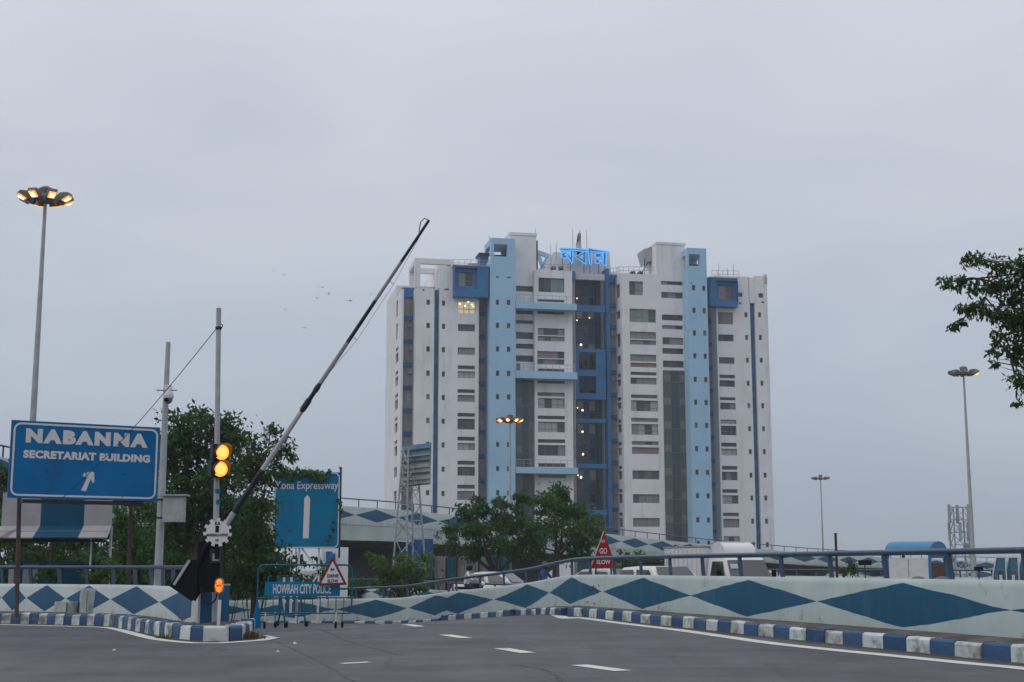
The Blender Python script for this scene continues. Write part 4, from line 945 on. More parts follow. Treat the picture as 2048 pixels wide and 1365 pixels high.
for q in (30, 52, 78, 98, 109):
    p, d = at_s(floc, fs_, q); a = away(d); g = .12 + .85 * sstep(62, 112, q)
    m = MB(); c = p + a * 4; rz = math.atan2(d.y, d.x); m.M = Matrix.Translation(c) @ Matrix.Rotation(rz, 4, 'Z')
    zt = -.45 - g - .01; zb = -6 - p.z - F0.z + 2
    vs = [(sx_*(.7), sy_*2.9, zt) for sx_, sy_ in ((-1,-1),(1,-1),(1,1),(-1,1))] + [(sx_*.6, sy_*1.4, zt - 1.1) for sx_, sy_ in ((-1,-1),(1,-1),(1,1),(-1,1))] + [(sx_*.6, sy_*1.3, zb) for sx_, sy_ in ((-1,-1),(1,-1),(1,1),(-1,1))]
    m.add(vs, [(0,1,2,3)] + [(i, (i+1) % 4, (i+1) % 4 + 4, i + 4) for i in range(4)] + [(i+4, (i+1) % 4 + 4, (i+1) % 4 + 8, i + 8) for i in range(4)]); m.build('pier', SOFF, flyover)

p = P(742, 1120, 97) - F0; m = MB(); m.M = Matrix.Translation((p.x, p.y, -F0.z)) @ Matrix.Rotation(R(20), 4, 'Z'); m.box(-2.2, 2.4, -.6, .6, -4, P(742, 1075, 97).z); m.build('abutment', SOFF, flyover)
# ------------------------------------------------------------------ vegetation
BARK = paint('bark', (.075, .06, .048), .9, .3, 5)
LF_A = leafmat('leaf_dark', (.015, .042, .016), (.065, .14, .04)); LF_B = leafmat('leaf_mid', (.02, .06, .017), (.075, .165, .038)); LF_C = leafmat('leaf_fresh', (.035, .085, .018), (.11, .20, .05))
def leaves(circles, D, leaf, dens, mat_, name, parent, org, depth=1.0, sub=9, spread=.32, slim=.42, droop=.35, jit=0):
    P_, Q_ = [], []
    for (x, y, r) in circles:
        c = np.array(P(x, y, D + (rng.uniform(-1, 1) * jit))) - np.array(org); rr = r * D / FPX
        k = max(3, int(sub * (r / 40) ** 1.2)); dirs = rng.normal(size=(k, 3)); dirs /= np.linalg.norm(dirs, axis=1)[:, None]
        cen = c + dirs * (rr * rng.uniform(.35, .92, (k, 1))) * np.array([1, depth, .92])
        n = max(8, int(23 * dens * rr * rr / (leaf * leaf) / k))
        for q in cen:
            s = rr * spread * rng.uniform(.6, 1.25); nn = int(n * rng.uniform(.6, 1.3))
            P_.append(q + rng.normal(size=(nn, 3)) * np.array([s, s, s * .62]))
    p = np.concatenate(P_); n = len(p)
    d = rng.normal(size=(n, 3)); d[:, 2] -= droop * 2.2; d /= np.linalg.norm(d, axis=1)[:, None]
    s = np.cross(d, rng.normal(size=(n, 3))); s /= np.linalg.norm(s, axis=1)[:, None]; u = np.cross(s, d)
    L = leaf * rng.uniform(.6, 1.25, (n, 1)); w = L * slim * .5
    v = np.empty((n, 4, 3)); v[:, 0] = p; v[:, 1] = p + d*L*.45 + s*w + u*w*.35; v[:, 2] = p + d*L; v[:, 3] = p + d*L*.45 - s*w + u*w*.35
    me = bpy.data.meshes.new(name); me.vertices.add(n*4); me.vertices.foreach_set('co', v.reshape(-1)); 
    idx = np.arange(n)[:, None] * 4 + np.array([[0, 1, 2, 0, 2, 3]]); me.loops.add(n*6); me.loops.foreach_set('vertex_index', idx.reshape(-1))
    me.polygons.add(n*2); me.polygons.foreach_set('loop_start', np.arange(n*2)*3); me.polygons.foreach_set('loop_total', np.full(n*2, 3)); me.update(calc_edges=True); me.validate()
    me.materials.append(mat_); o = bpy.data.objects.new(name, me); COL.objects.link(o); o.parent = parent; return o
def limb(mb, a, b, r0, r1, bend=.15):
    a, b = Vector(a), Vector(b); L = (b - a).length; pts = []
    off = Vector((random.uniform(-1, 1), random.uniform(-1, 1), random.uniform(-.3, .8))) * L * bend
    for i in range(6): t = i / 5; pts.append(a.lerp(b, t) + off * math.sin(math.pi * t))
    mb.tube(pts, [r0 + (r1 - r0) * i / 5 for i in range(6)], 6, caps=False)
def tree(name, label, base, fork_h, circles, D, leaf, dens, mat_, r0=.16, group=None, jit=1.2, lean=(0, 0), cat='tree', **kw):
    base = Vector(base); t = empty(name, tuple(base), 0, label, cat, group); m = MB()
    f = Vector((lean[0], lean[1], fork_h)); limb(m, (0, 0, -.3), f, r0, r0 * .75, .05); tk = m.build('trunk', BARK, t, smooth='all')
    m = MB(); mains = []
    for i, (x, y, r) in enumerate(circles):
        c = P(x, y, D) - base; rr = r * D / FPX
        src = f if (i % 3 == 0 or not mains) else min(mains, key=lambda q: (q - c).length)
        limb(m, src, c, r0 * (.5 if src is f else .26), r0 * .12, .12)
        mains.append(src.lerp(c, .6))
        for k in range(4):
            e_ = c + Vector((random.uniform(-1, 1), random.uniform(-1, 1), random.uniform(-.7, .9))) * rr * .85; limb(m, src.lerp(c, .75), e_, r0 * .12, r0 * .03, .12)
    m.build('branches', BARK, t, smooth='all')
    leaves(circles, D, leaf, dens, mat_, 'crown', t, base, jit=jit, **kw); return t
def gpt(px, D, dz=0): 
    x = (px - 1024) / FPX * D; return (x, D, ground_z(x, D) + dz)
tree('roadside_tree', 'dark leafy tree rising behind the amber signal pole', gpt(395, 44), 2.6,
     [(352,852,36),(400,838,30),(440,852,34),(345,900,42),(392,900,46),(440,902,44),(472,882,24),(350,960,46),(402,962,50),(450,960,42),(380,1022,46),(438,1030,46),(345,1050,42),(336,880,16)], 44, .22, 2.7, LF_A, .17, spread=.46, slim=.46)
tree('roadside_tree', 'open-crowned tree just left of the Kona Expressway sign', gpt(515, 48), 2.8,
     [(503,878,28),(540,868,22),(562,890,24),(522,915,34),(556,922,20),(505,958,36),(530,965,18),(480,925,32),(586,912,13),(498,1010,40),(478,1060,42),(512,1075,30)], 48, .21, 2.0, LF_A, .14, spread=.46, slim=.46)
tree('roadside_tree', 'dark tree at the left picture edge behind the kiosk roof', gpt(10, 54), 2.5, [(20,952,30),(-15,985,46),(32,1005,34),(0,1045,42),(-50,960,50),(55,1050,30)], 54, .24, 2.4, LF_A, .15)
def bush(label, px, D, circles, leaf, dens, mat_, group=None, cat='bush', **kw):
    b = Vector(gpt(px, D)); t = empty('bush', tuple(b), 0, label, cat, group); m = MB()
    for x, y, r in circles:
        c = P(x, y, D) - b
        for k in range(3): limb(m, (random.uniform(-.15, .15), random.uniform(-.15, .15), -.1), c + Vector((random.uniform(-1,1), random.uniform(-1,1), random.uniform(-.3, 1))) * (r*D/FPX*.8), .014, .005, .12)
    m.build('stems', BARK, t); leaves(circles, D, leaf, dens, mat_, 'foliage', t, b, **kw); return t
G1 = 'dark bushes in the thicket behind the left wall'
for i, x in enumerate((-30, 40, 110, 175, 240, 300, 355, 410, 465, 515)):
    D = 47 + (i % 3) * 2.5; bush(ORD[i] + ' from the left of the dark shrubs massed behind the kiosk and left wall', x, D, [(x, 1085 + (i % 2) * 12, 46), (x + 15, 1140, 48), (x - 18, 1150, 44), (x + 5, 1045 - (i % 2) * 15, 34)], .22, 3.6, LF_A if i % 2 else LF_B, G1, jit=1)
bush('bright leafy bush growing over the left wall rail under the large sign', 215, 34.8, [(195,1140,20),(225,1132,20),(245,1150,18),(185,1158,16),(215,1155,20),(172,1148,10)], .13, 1.6, LF_C, None, slim=.6)
bush('thin green shrub behind the left rail beside the kiosk counter', 85, 35.6, [(75,1150,14),(95,1140,18),(105,1155,14)], .12, 1.3, LF_B, None, slim=.55)
tree('roadside_tree', 'large dense tree with rounded crown in front of the office tower', gpt(1110, 78), 3.2,
     [(1105,985,22),(1128,990,16),(1078,1008,30),(1120,1020,34),(1158,1022,28),(1180,1048,26),(1150,1068,34),(1092,1050,38),(1195,1072,16),(1120,1092,36),(1165,1098,24),(1080,1095,30)], 78, .3, 2.5, LF_B, .2)
tree('roadside_tree', 'dense dark tree left of the rounded one, before the tower', gpt(990, 73), 2.6,
     [(945,1000,16),(932,1030,26),(962,1018,24),(1005,1012,22),(1040,1008,26),(915,1060,26),(950,1060,34),(995,1050,36),(1040,1050,34),(905,1085,20),(940,1098,30),(990,1098,36),(1040,1100,34),(1062,1072,26)], 73, .28, 2.6, LF_A, .2)
bush('feathery green shrub beside the billboard legs behind the lower parapet', 800, 61, [(800,1130,28),(768,1148,24),(832,1138,24),(812,1168,34),(756,1122,13),(850,1113,13),(782,1178,30),(740,1110,9),(838,1170,22)], .24, 3.6, LF_C, None, slim=.3, jit=.6)
tree('roadside_tree', 'thin pale sapling with wispy crown before the sheet fence', gpt(880, 70), 2.0, [(893,1080,14),(880,1068,13),(905,1066,14),(872,1090,9)], 70, .16, .9, LF_B, .05, jit=.3, slim=.25)
for i, x in enumerate((470, 520, 575, 625, 680, 725, 765)):
    bush(ORD[i] + ' from the left of the low green scrub behind the lower parapet', x, 74, [(x, 1186, 22), (x + 16, 1176, 18), (x - 14, 1168, 17)] + ([(x + 5, 1152, 14)] if i < 5 else []), .26, 3.0, LF_B if i % 2 else LF_C, 'low scrub behind the lower parapet', jit=1)
for i, x in enumerate((1245, 1275, 1345, 1370)):
    bush(ORD[i] + ' from the left of the green scrub under the flyover ramp', x, 104, [(x, 1108, 15), (x + 8, 1122, 16), (x - 9, 1130, 16)], .34, 1.6, LF_B, 'scrub under the flyover', jit=1)
tree('roadside_tree', 'leafy tree branch hanging in at the right picture edge', (19.5, 27, ground_z(19.5, 27)), 4.5,
     [(1938,520,17),(1962,516,14),(2000,530,20),(2040,532,22),(1893,566,15),(1920,562,15),(1950,574,18),(1990,568,24),(2030,585,30),(1935,618,17),(1966,615,20),(2002,630,27),(2042,640,32),(1908,652,10),(1925,642,11),(1998,678,18),(2040,700,26),(1984,700,13),(1990,724,10),(2042,760,22),(2034,800,11),(2080,560,50),(2090,660,60),(2150,600,80),(2150,720,80),(2200,500,80),(2250,650,90)], 27, .135, 2.9, LF_A, .085, jit=.5, slim=.42, droop=.55, sub=15, spread=.44)

# ------------------------------------------------------------------ high-mast lamps
SOD = glow('sodium_lens', (1, .55, .2), 9, (.3, .2, .1)); SODR = glow('sodium_rim', (1, .34, .05), 1.5, (.3, .2, .1)); LENS = glass('unlit_lens', (.3, .3, .3), .2)
SHELL = paint('lamp_shell', (.17, .16, .155), .5, .2)
def high_mast(px, py, D, lit, label, zb=None, n=8, ring=.55, size=1.0, lean=0):
    top = P(px, py, D); zb = ground_z(top.x, D) if zb is None else zb
    t = empty('high_mast_lamp', (top.x, top.y, zb), 0, label, 'street lamp', 'high-mast lamps with rings of floodlights'); H = top.z - zb
    m = MB(); m.lathe([(.17, -.2), (.15, 0), (.125, H * .4), (.09, H * .75), (.06, H)], 12); m.build('pole', STEEL, t, smooth=True)
    m = MB(); m.lathe([(.12, H - .15), (.28, H - .1), (.3, H + .12), (.22, H + .2), (.26, H + .42), (.1, H + .52)], 14); m.build('hub', SHELL, t, smooth=True)
    for i in range(n):
        a = 2 * math.pi * (i + .5) / n + .2; c, s = math.cos(a), math.sin(a)
        m = MB(); m.bar((c*.2, s*.2, H + .06), (c*ring, s*ring, H + .02), .06, .06); arm = m.build('arm', SHELL, t)
        M4 = Matrix.Translation((c*ring, s*ring, H)) @ Matrix.Rotation(a, 4, 'Z') @ Matrix.Rotation(R(-28), 4, 'Y') @ Matrix.Diagonal((.95, .8, 1, 1))
        m = MB(); m.M = M4; m.add([(-.12, -.1, .12), (-.12, .1, .12), (-.12, .14, -.1), (-.12, -.14, -.1), (.2, -.16, .15), (.2, .16, .15), (.5, .2, -.02), (.5, -.2, -.02), (.48, .2, -.14), (.48, -.2, -.14), (.1, .19, -.14), (.1, -.19, -.14)],
              [(0,1,2,3),(0,4,5,1),(4,7,6,5),(7,9,8,6),(1,5,10,2),(5,6,8,10),(0,3,11,4),(4,11,9,7),(3,2,10,11),(11,10,8,9)])
        lum = m.build('luminaire', SHELL, t)
        m = MB(); m.M = M4; m.add([(.12, -.16, -.146), (.12, .16, -.146), (.46, .17, -.146), (.46, -.17, -.146), (.15, -.13, -.2), (.15, .13, -.2), (.44, .14, -.2), (.44, -.14, -.2)], [(0,1,5,4),(1,2,6,5),(2,3,7,6),(3,0,4,7)], 1)
        m.add([(.15, -.13, -.2), (.15, .13, -.2), (.44, .14, -.2), (.44, -.14, -.2), (.19, -.09, -.205), (.19, .09, -.205), (.40, .10, -.205), (.40, -.10, -.205)], [(0,1,5,4),(1,2,6,5),(2,3,7,6),(3,0,4,7)], 1); m.add([(.19, -.09, -.205), (.19, .09, -.205), (.40, .10, -.205), (.40, -.10, -.205)], [(0,1,2,3)], 0)
        m.build('lens', [SOD, SODR] if i in lit else [LENS, LENS], lum)
    return t
high_mast(91, 400, 50, {0, 1, 2, 4, 5, 6, 7}, 'tall lit floodlight mast standing behind the large blue sign')
high_mast(1020, 842, 105, {0, 1, 2, 3, 4, 5, 6, 7}, 'brightly lit floodlight mast in front of the office tower')
high_mast(1927, 748, 92, {7}, 'tall floodlight mast at far right with one lamp lit')
high_mast(1641, 958, 175, set(), 'small distant unlit floodlight mast right of the office tower', ring=.7)

# ------------------------------------------------------------------ billboard on a lattice, seen from behind
BBT = paint('billboard_back_teal', (.10, .22, .29), .6, .3, .8, (.3, .3, .3), .5, (.6, .6, .6), .5); BBG = paint('billboard_back_grey', (.30, .33, .35), .6, .25, .8, (.12, .14, .15), .5, (1, 1, 1), .55)
LATT = paint('lattice_paint', (.29, .33, .36), .5, .15, 3, (.2, .2, .2), .5, (2, 2, 2), .6)
c0 = P(828, 1100, 80); gz0 = ground_z(c0.x, 80)
bb = empty('billboard', (c0.x, 80, gz0), 0, 'roadside billboard seen from behind on a pale lattice tower', 'billboard')
def bl(px, py, D): return P(px, py, D) - Vector((c0.x, 80, gz0))
TL, TR, BR, BL = bl(805, 893, 80.6), bl(861, 886, 77.6), bl(859.5, 969, 77.6), bl(804, 974, 80.6)
for i in range(7):
    a, b = i / 7, (i + 1) / 7 - .008; m = MB(); p = [TL.lerp(BL, a), TR.lerp(BR, a), TR.lerp(BR, b), TL.lerp(BL, b)]
    m.prism(p, (.05, .06, 0)); m.build('sheet', BBT if i < 3 else BBG, bb)
    m = MB(); m.bar(TL.lerp(BL, b) - Vector((.05, .1, 0)), TR.lerp(BR, b) - Vector((.05, .1, 0)), .08, .07); m.build('batten', LATT if i % 2 else DARK, bb)
top = [bl(806, 895, 79.4), bl(817, 895, 78.4), bl(832, 893, 79.6), bl(822, 893, 80.8)]
bot = [bl(787, 1125, 79.0), bl(813, 1128, 77.8), bl(850, 1126, 79.4), bl(826, 1124, 81.2)]
for i in range(4): m = MB(); m.tube([bot[i] - (top[i]-bot[i])*.12, top[i]], .055, 6); m.build('leg', LATT, bb)
lv = [0, .2, .36, .5, .62, .73, .84, .98]
for k in range(len(lv) - 1):
    m = MB()
    for i in range(4):
        j = (i + 1) % 4; A, B = bot[i].lerp(top[i], lv[k]), bot[j].lerp(top[j], lv[k]); C, D_ = bot[i].lerp(top[i], lv[k+1]), bot[j].lerp(top[j], lv[k+1])
        m.bar(A, B, .035, .035); m.bar(A, D_, .035, .035) if k % 2 else m.bar(B, C, .035, .035)
    m.build('lattice_brace', LATT, bb)
# ------------------------------------------------------------------ telecom tower far right
tp = P(1916, 1015, 150); gz0 = ground_z(tp.x, 150); tt = empty('telecom_tower', (tp.x, 150, gz0), 0, 'slim telecom lattice tower with antennas beside the right lamp mast', 'tower'); H = tp.z - gz0
cs = [(-.75, -.75), (.75, -.75), (.75, .75), (-.75, .75)]
for x, y in cs: m = MB(); m.tube([(x*1.15, y*1.15, -.3), (x, y, H)], .09, 6); m.build('leg', LATT, tt)
n = 8
for k in range(n):
    z0, z1 = H*k/n, H*(k+1)/n; m = MB()
    for i in range(4): (x0, y0), (x1, y1) = cs[i], cs[(i+1) % 4]; m.bar((x0, y0, z0), (x1, y1, z1), .07, .07); m.bar((x0, y0, z1), (x1, y1, z1), .07, .07)
    m.build('lattice_brace', LATT, tt)
for i in range(6):
    a = i * math.pi / 3 + .3; m = MB(); c, s = math.cos(a) * 1.15, math.sin(a) * 1.15; z = H - .7 if i % 2 else H - 2.6
    m.M = Matrix.Translation((c, s, z)) @ Matrix.Rotation(a, 4, 'Z'); m.box(-.09, .09, -.16, .16, -1.0, 1.0); m.bar((-.4, 0, .5), (-.1, 0, .5), .05, .05); m.build('antenna_panel', LATT, tt, bevel=.03)
for z, a in ((H - 4.2, .6), (H - 5.5, 2.2), (H - 6.4, 3.6)):
    m = MB(); m.M = Matrix.Translation((math.cos(a)*1.1, math.sin(a)*1.1, z)) @ Matrix.Rotation(a, 4, 'Z'); m.lathe([(.05, -.25), (.38, -.1), (.42, .1), (.3, .14)], 12, ax='x'); m.build('dish', LATT, tt, smooth=True)

# ------------------------------------------------------------------ sheet fence, wall and structures under the ramp
SHT = paint('teal_sheet', (.03, .13, .18), .55, .25, 1, (.1, .14, .15), .5, (1, 1, .4), .55); SHG = paint('grey_sheet', (.27, .25, .25), .6, .25, 1, (.12, .10, .09), .6, (1, 1, .3), .5); BLUEB = paint('blue_board', (.02, .10, .30), .5, .15)
D = 82; o = P(850, 1165, D); fe = empty('sheet_fence', (o.x, D, ground_z(o.x, D)), 0, 'tall construction fence of teal and grey corrugated sheets behind the trees', 'fence')
xs_ = [845, 868, 893, 914, 936, 958, 980, 1000, 1018]; cols = [SHT, SHG, SHT, SHG, SHG, SHG, SHT, SHT]
for i, mt in enumerate(cols):
    a, b = P(xs_[i], 1112 + (i % 3), D), P(xs_[i+1], 1112 + (i % 3), D); m = MB(); L = b.x - a.x; nn = 8; zt = a.z - fe.location.z; x0 = a.x - o.x
    for k in range(nn):
        y0, y1 = (.0, .05) if k % 2 else (.05, .0); m.quad((x0 + L*k/nn, y0, 0), (x0 + L*(k+1)/nn, y1, 0), (x0 + L*(k+1)/nn, y1, zt), (x0 + L*k/nn, y0, zt))
    m.build('sheet', mt, fe, fix=False)
    m = MB(); m.box(x0 - .04, x0 + .04, -.12, -.02, -.3, zt - .05); m.build('post', DARK, fe)
for z in (.5, 1.4, 2.3): m = MB(); m.box(P(845,1112,D).x - o.x, P(1018,1112,D).x - o.x, -.09, -.03, z, z + .08); m.build('fence_rail', DARK, fe)
D = 92; a, b = P(800, 1078, D), P(866, 1125, D); t = empty('hoarding_board', ((a.x+b.x)/2, D, ground_z(a.x, D)), 0, 'plain blue board standing under the flyover behind the billboard legs', 'board'); w = (b.x-a.x)/2; h = a.z - t.location.z
m = MB(); m.box(-w, w, 0, .06, h - 2.3, h); m.build('board', BLUEB, t)
for s in (-.8, .8): m = MB(); m.box(w*s-.05, w*s+.05, .06, .15, -.2, h - .1); m.build('leg', DARK, t)
D = 100; a, b = P(850, 1080, D), P(925, 1120, D); t = empty('roadside_hut', ((a.x+b.x)/2, D, ground_z(a.x, D)), 0, 'beige low building under the flyover with one bare lamp', 'building'); w = (b.x-a.x)/2; h = a.z - t.location.z
BEI = paint('beige_wall', (.34, .31, .27), .8, .2, .6); m = MB(); m.box(-w, w, 0, 4, -.2, h - 1.3); m.build('wall', WHT, t); m = MB(); m.box(-w-.2, w+.2, -.3, 4.2, h - 1.297, h); m.build('roof_slab', BEI, t)
p = P(862, 1101, 99.3) - t.location; m = MB(); m.sphere(p, .13, 8); m.build('lamp', BULB, t)
# ------------------------------------------------------------------ lettering
def text_mesh(s, w, h, mat_, parent, M, name='lettering', bold=.012, spacing=1.0, depth=.004, condense=None):
    cu = bpy.data.curves.new(name, 'FONT'); cu.body = s; cu.size = 1; cu.offset = bold; cu.space_character = spacing; cu.extrude = .001; cu.resolution_u = 3
    o = bpy.data.objects.new(name, cu); COL.objects.link(o); dg = bpy.context.evaluated_depsgraph_get(); dg.update()
    me = bpy.data.meshes.new_from_object(o.evaluated_get(dg)); bpy.data.objects.remove(o); bpy.data.curves.remove(cu)
    co = np.empty(len(me.vertices) * 3); me.vertices.foreach_get('co', co); co = co.reshape(-1, 3); lo, hi = co.min(0), co.max(0)
    co[:, 0] = (co[:, 0] - lo[0]) / (hi[0] - lo[0]) * w; co[:, 1] = (co[:, 1] - lo[1]) / (hi[1] - lo[1]) * h; co[:, 2] = (co[:, 2] - lo[2]) / (hi[2] - lo[2]) * depth
    me.vertices.foreach_set('co', co.reshape(-1)); me.materials.clear(); me.materials.append(mat_); me.update()
    r = bpy.data.objects.new(name, me); COL.objects.link(r); r.parent = parent; r.matrix_local = M; return r
def plane_M(x, y, z, rx=90): return Matrix.Translation((x, y, z)) @ Matrix.Rotation(R(rx), 4, 'X')
SGB = paint('sign_blue', (.0, .135, .34), .45, .14, .8, (.01, .075, .2), .5, (1.5, 1.5, .3), .52, spec=.15); SGW = paint('sign_white', (.62, .62, .62), .5, .08, 2)
SGT = paint('sign_teal', (.0, .165, .31), .45, .12, 1, (.01, .09, .19), .5, (1.6, 1.6, .5), .52, spec=.15); TEAL = paint('barricade_teal', (.005, .105, .155), .45, .2, 3, (.05, .06, .07), .5, (3, 3, 3), .58)
BLK = paint('black_paint', (.006, .007, .009), .6, .2, spec=.1); MAR = paint('maroon_paint', (.17, .018, .03), .5, .12); REDS = paint('red_sign', (.30, .008, .018), .45, .1)
WHT2 = paint('white_paint', (.6, .6, .62), .55, .12, 3, (.2, .2, .19), .5, (3, 3, 3), .58); GLV = paint('grey_box', (.33, .35, .34), .55, .12, 3, (.2, .2, .18), .5, (3, 3, 2), .58)
def frame_box(t, o, a, w, h, r, bw, name='border', y=-.012, mt=None):
    """rounded rectangular line on a board face (local x, z)"""
    out = []; inn = []
    def ring(x0, x1, z0, z1, rr):
        pts = []
        for cx, cz, s in ((x1-rr, z1-rr, 0), (x0+rr, z1-rr, 1), (x0+rr, z0+rr, 2), (x1-rr, z0+rr, 3)):
            for k in range(6): q = (s + k/5) * math.pi/2; pts.append((cx + rr*math.cos(q), cz + rr*math.sin(q)))
        return pts
    A, B = ring(a, w-a, a, h-a, r), ring(a+bw, w-a-bw, a+bw, h-a-bw, max(.01, r-bw)); m = MB(); n = len(A)
    m.add([(x, y, z) for x, z in A] + [(x, y, z) for x, z in B], [(i, (i+1) % n, (i+1) % n + n, i + n) for i in range(n)]); return m.build(name, mt or SGW, t, fix=False)

# ------------------------------------------------------------------ NABANNA direction sign
BLp, BRp = P(14.5, 996, 31.8), P(314.5, 1007, 33.6); ztop = P(22, 840, 31.8).z
dv = BRp - BLp; ang = math.atan2(dv.y, dv.x); Wd = math.hypot(dv.x, dv.y); Hd = ztop - BLp.z
ns = empty('direction_sign', tuple(BLp), ang, 'large blue NABANNA SECRETARIAT BUILDING sign on dark posts', 'sign')
m = MB(); m.box(0, Wd, 0, .05, 0, Hd); m.build('board', SGB, ns, bevel=.004)
frame_box(ns, 0, .05, Wd, Hd, .17, .045)
text_mesh('NABANNA', Wd*.82, Hd*.185, SGW, ns, plane_M(Wd*.095, -.006, Hd*.715), bold=.075, spacing=1.3)
text_mesh('SECRETARIAT BUILDING', Wd*.85, Hd*.105, SGW, ns, plane_M(Wd*.085, -.006, Hd*.515), bold=.06, spacing=1.08)
ar = [(-.06, 0), (.02, -.04), (.13, .27), (.20, .17), (.225, .40), (.17, .45), (.02, .43), (-.01, .35), (.065, .30), (-.05, .02)]
ar = [(0, 0), (.11, -.02), (.21, .28), (.265, .17), (.30, .22), (.285, .43), (.235, .45), (.05, .42), (.02, .34), (.13, .31)]
m = MB(); m.prism([(Wd*.475 + x*1.0, -.008, Hd*.12 + z*1.0) for x, z in ar], (0, .004, 0)); m.build('arrow', SGW, ns)
m = MB(); m.box(Wd*.455+.16, Wd*.455+.175, -.011, -.009, Hd*.12+.30, Hd*.12+.40); m.box(Wd*.455+.20, Wd*.455+.215, -.011, -.009, Hd*.12+.31, Hd*.12+.40); m.build('worn_slit', SGB, ns)
for f in (.25, .5, .755):
    m = MB(); m.box(Wd*f - .03, Wd*f + .03, .05, .12, .02, Hd - .02); m.build('stiffener', DARK, ns)
    for zz in (.06, .35, .93): m = MB(); m.lathe([(.022, -.012), (.022, 0)], 8, ax='y', c=(Wd*f, 0, Hd*zz)); m.build('bolt', DARK, ns)
m = MB(); m.box(Wd*.1, Wd*.9, .05, .3, -.1, -.02); m.build('platform', DARK, ns)
for px, py, pyb, Dp, rr in ((44, 1003, 1220, 32.2, .05), (268, 1003, 1150, 33.9, .05)):
    a, b = P(px, py - 60, Dp), P(px - 6, pyb, Dp); b.z = .15 if Dp < 33 else -.5; iv = Matrix.Rotation(-ang, 4, 'Z') @ Matrix.Translation(-BLp)
    m = MB(); m.tube([iv @ a + Vector((0, .22 if Dp < 33 else .15, 0)), iv @ b + Vector((0, .22 if Dp < 33 else .15, 0))], rr, 8); m.build('post', RUST, ns, smooth=True)

# ------------------------------------------------------------------ grey pole with camera and junction box
a, b = P(336.5, 685, 32.6), P(315.5, 1168, 32.6); g0 = ground_z(b.x, b.y); gp = empty('camera_pole', (b.x, b.y, g0), 0, 'grey steel pole carrying a white dome camera and a junction box', 'pole'); O = Vector((b.x, b.y, g0))
m = MB(); a2 = a - O; m.tube([(0, 0, -.2), (b - O).lerp(a2, .3), (b - O).lerp(a2, .55), a2], [.105, .095, .08, .055], 12); m.build('shaft', STEEL, gp, smooth=True)
c = P(338, 780, 32.45) - O; m = MB(); m.bar(c + Vector((-.32, .1, 0)), c + Vector((.17, .1, 0)), .03, .02); m.build('cross_arm', DARK, gp)
m = MB(); m.box(c.x-.11, c.x+.04, c.y-.03, c.y+.12, c.z-.02, c.z+.12); m.build('bracket', WHT2, gp, bevel=.01)
c = P(337, 795, 32.35) - O; m = MB(); m.lathe([(.02, .16), (.08, .15), (.12, .08), (.125, 0), (.11, -.03)], 16, c=tuple(c)); hs = m.build('camera_housing', WHT2, gp, smooth=True)
m = MB(); m.sphere(c + Vector((0, 0, -.04)), (.1, .1, .12), 14); m.build('dome', paint('smoked_dome', (.16, .16, .15), .25, .1), hs, smooth='all')
m = MB(); m.box(c.x-.07, c.x+.02, c.y-.115, c.y-.08, c.z-.11, c.z-.03); m.build('lens_window', BLK, hs)
c = P(348, 1018, 32.3) - O; m = MB(); m.box(c.x-.24, c.x+.24, c.y-.1, c.y+.18, c.z-.31, c.z+.29); bx = m.build('junction_box', GLV, gp, bevel=.012)
m = MB(); m.box(c.x-.30, c.x+.31, c.y-.16, c.y+.22, c.z+.293, c.z+.33); m.build('box_roof', GLV, bx)
for i in range(3):
    for sx_ in (-.09, .13): m = MB(); m.box(c.x+sx_-.04, c.x+sx_+.03, c.y-.108, c.y-.102, c.z+.09-i*.17, c.z+.16-i*.17); m.build('vent', STEEL, bx)
for y in (1000, 1036): c2 = P(322, y, 32.6) - O; m = MB(); m.lathe([(.108, -.02), (.108, .02)], 12, c=tuple(c2)); m.build('clamp', DARK, gp)

# ------------------------------------------------------------------ amber signal pole
AMB = glow('amber_lens', (1, .36, .055), 1.7, (.5, .2, .03)); AMBC = glow('amber_lens_core', (1, .42, .10), 2.0); VIS = paint('visor_black', (.014, .013, .013), .4, .2)
Dp = 26.8; a, b = P(437.5, 617, Dp), P(431.5, 1200, Dp); b.z = .2; O = b.copy(); sp = empty('signal_pole', tuple(O), 0, 'tall steel pole with two lit amber signal lamps', 'traffic light')
m = MB(); m.tube([(0, 0, -.1), (a - O) * .45, (a - O) * .8, a - O], [.062, .055, .05, .05], 12); m.build('shaft', STEEL, sp, smooth=True)
m = MB(); q = (a - O) * .935; m.lathe([(.06, -.03), (.066, 0), (.06, .03)], 12, c=tuple(q)); m.tube([q + Vector((.06, 0, 0)), q + Vector((.085, 0, .06)), q + Vector((.04, 0, .09))], .01, 6); m.build('collar', DARK, sp)
for y in (983, 1005): q = P(434, y, Dp) - O; m = MB(); m.lathe([(.0585, -.045), (.0585, .045)], 12, c=tuple(q)); m.build('teal_band', TEAL if 0 else SGT, sp, smooth=True)
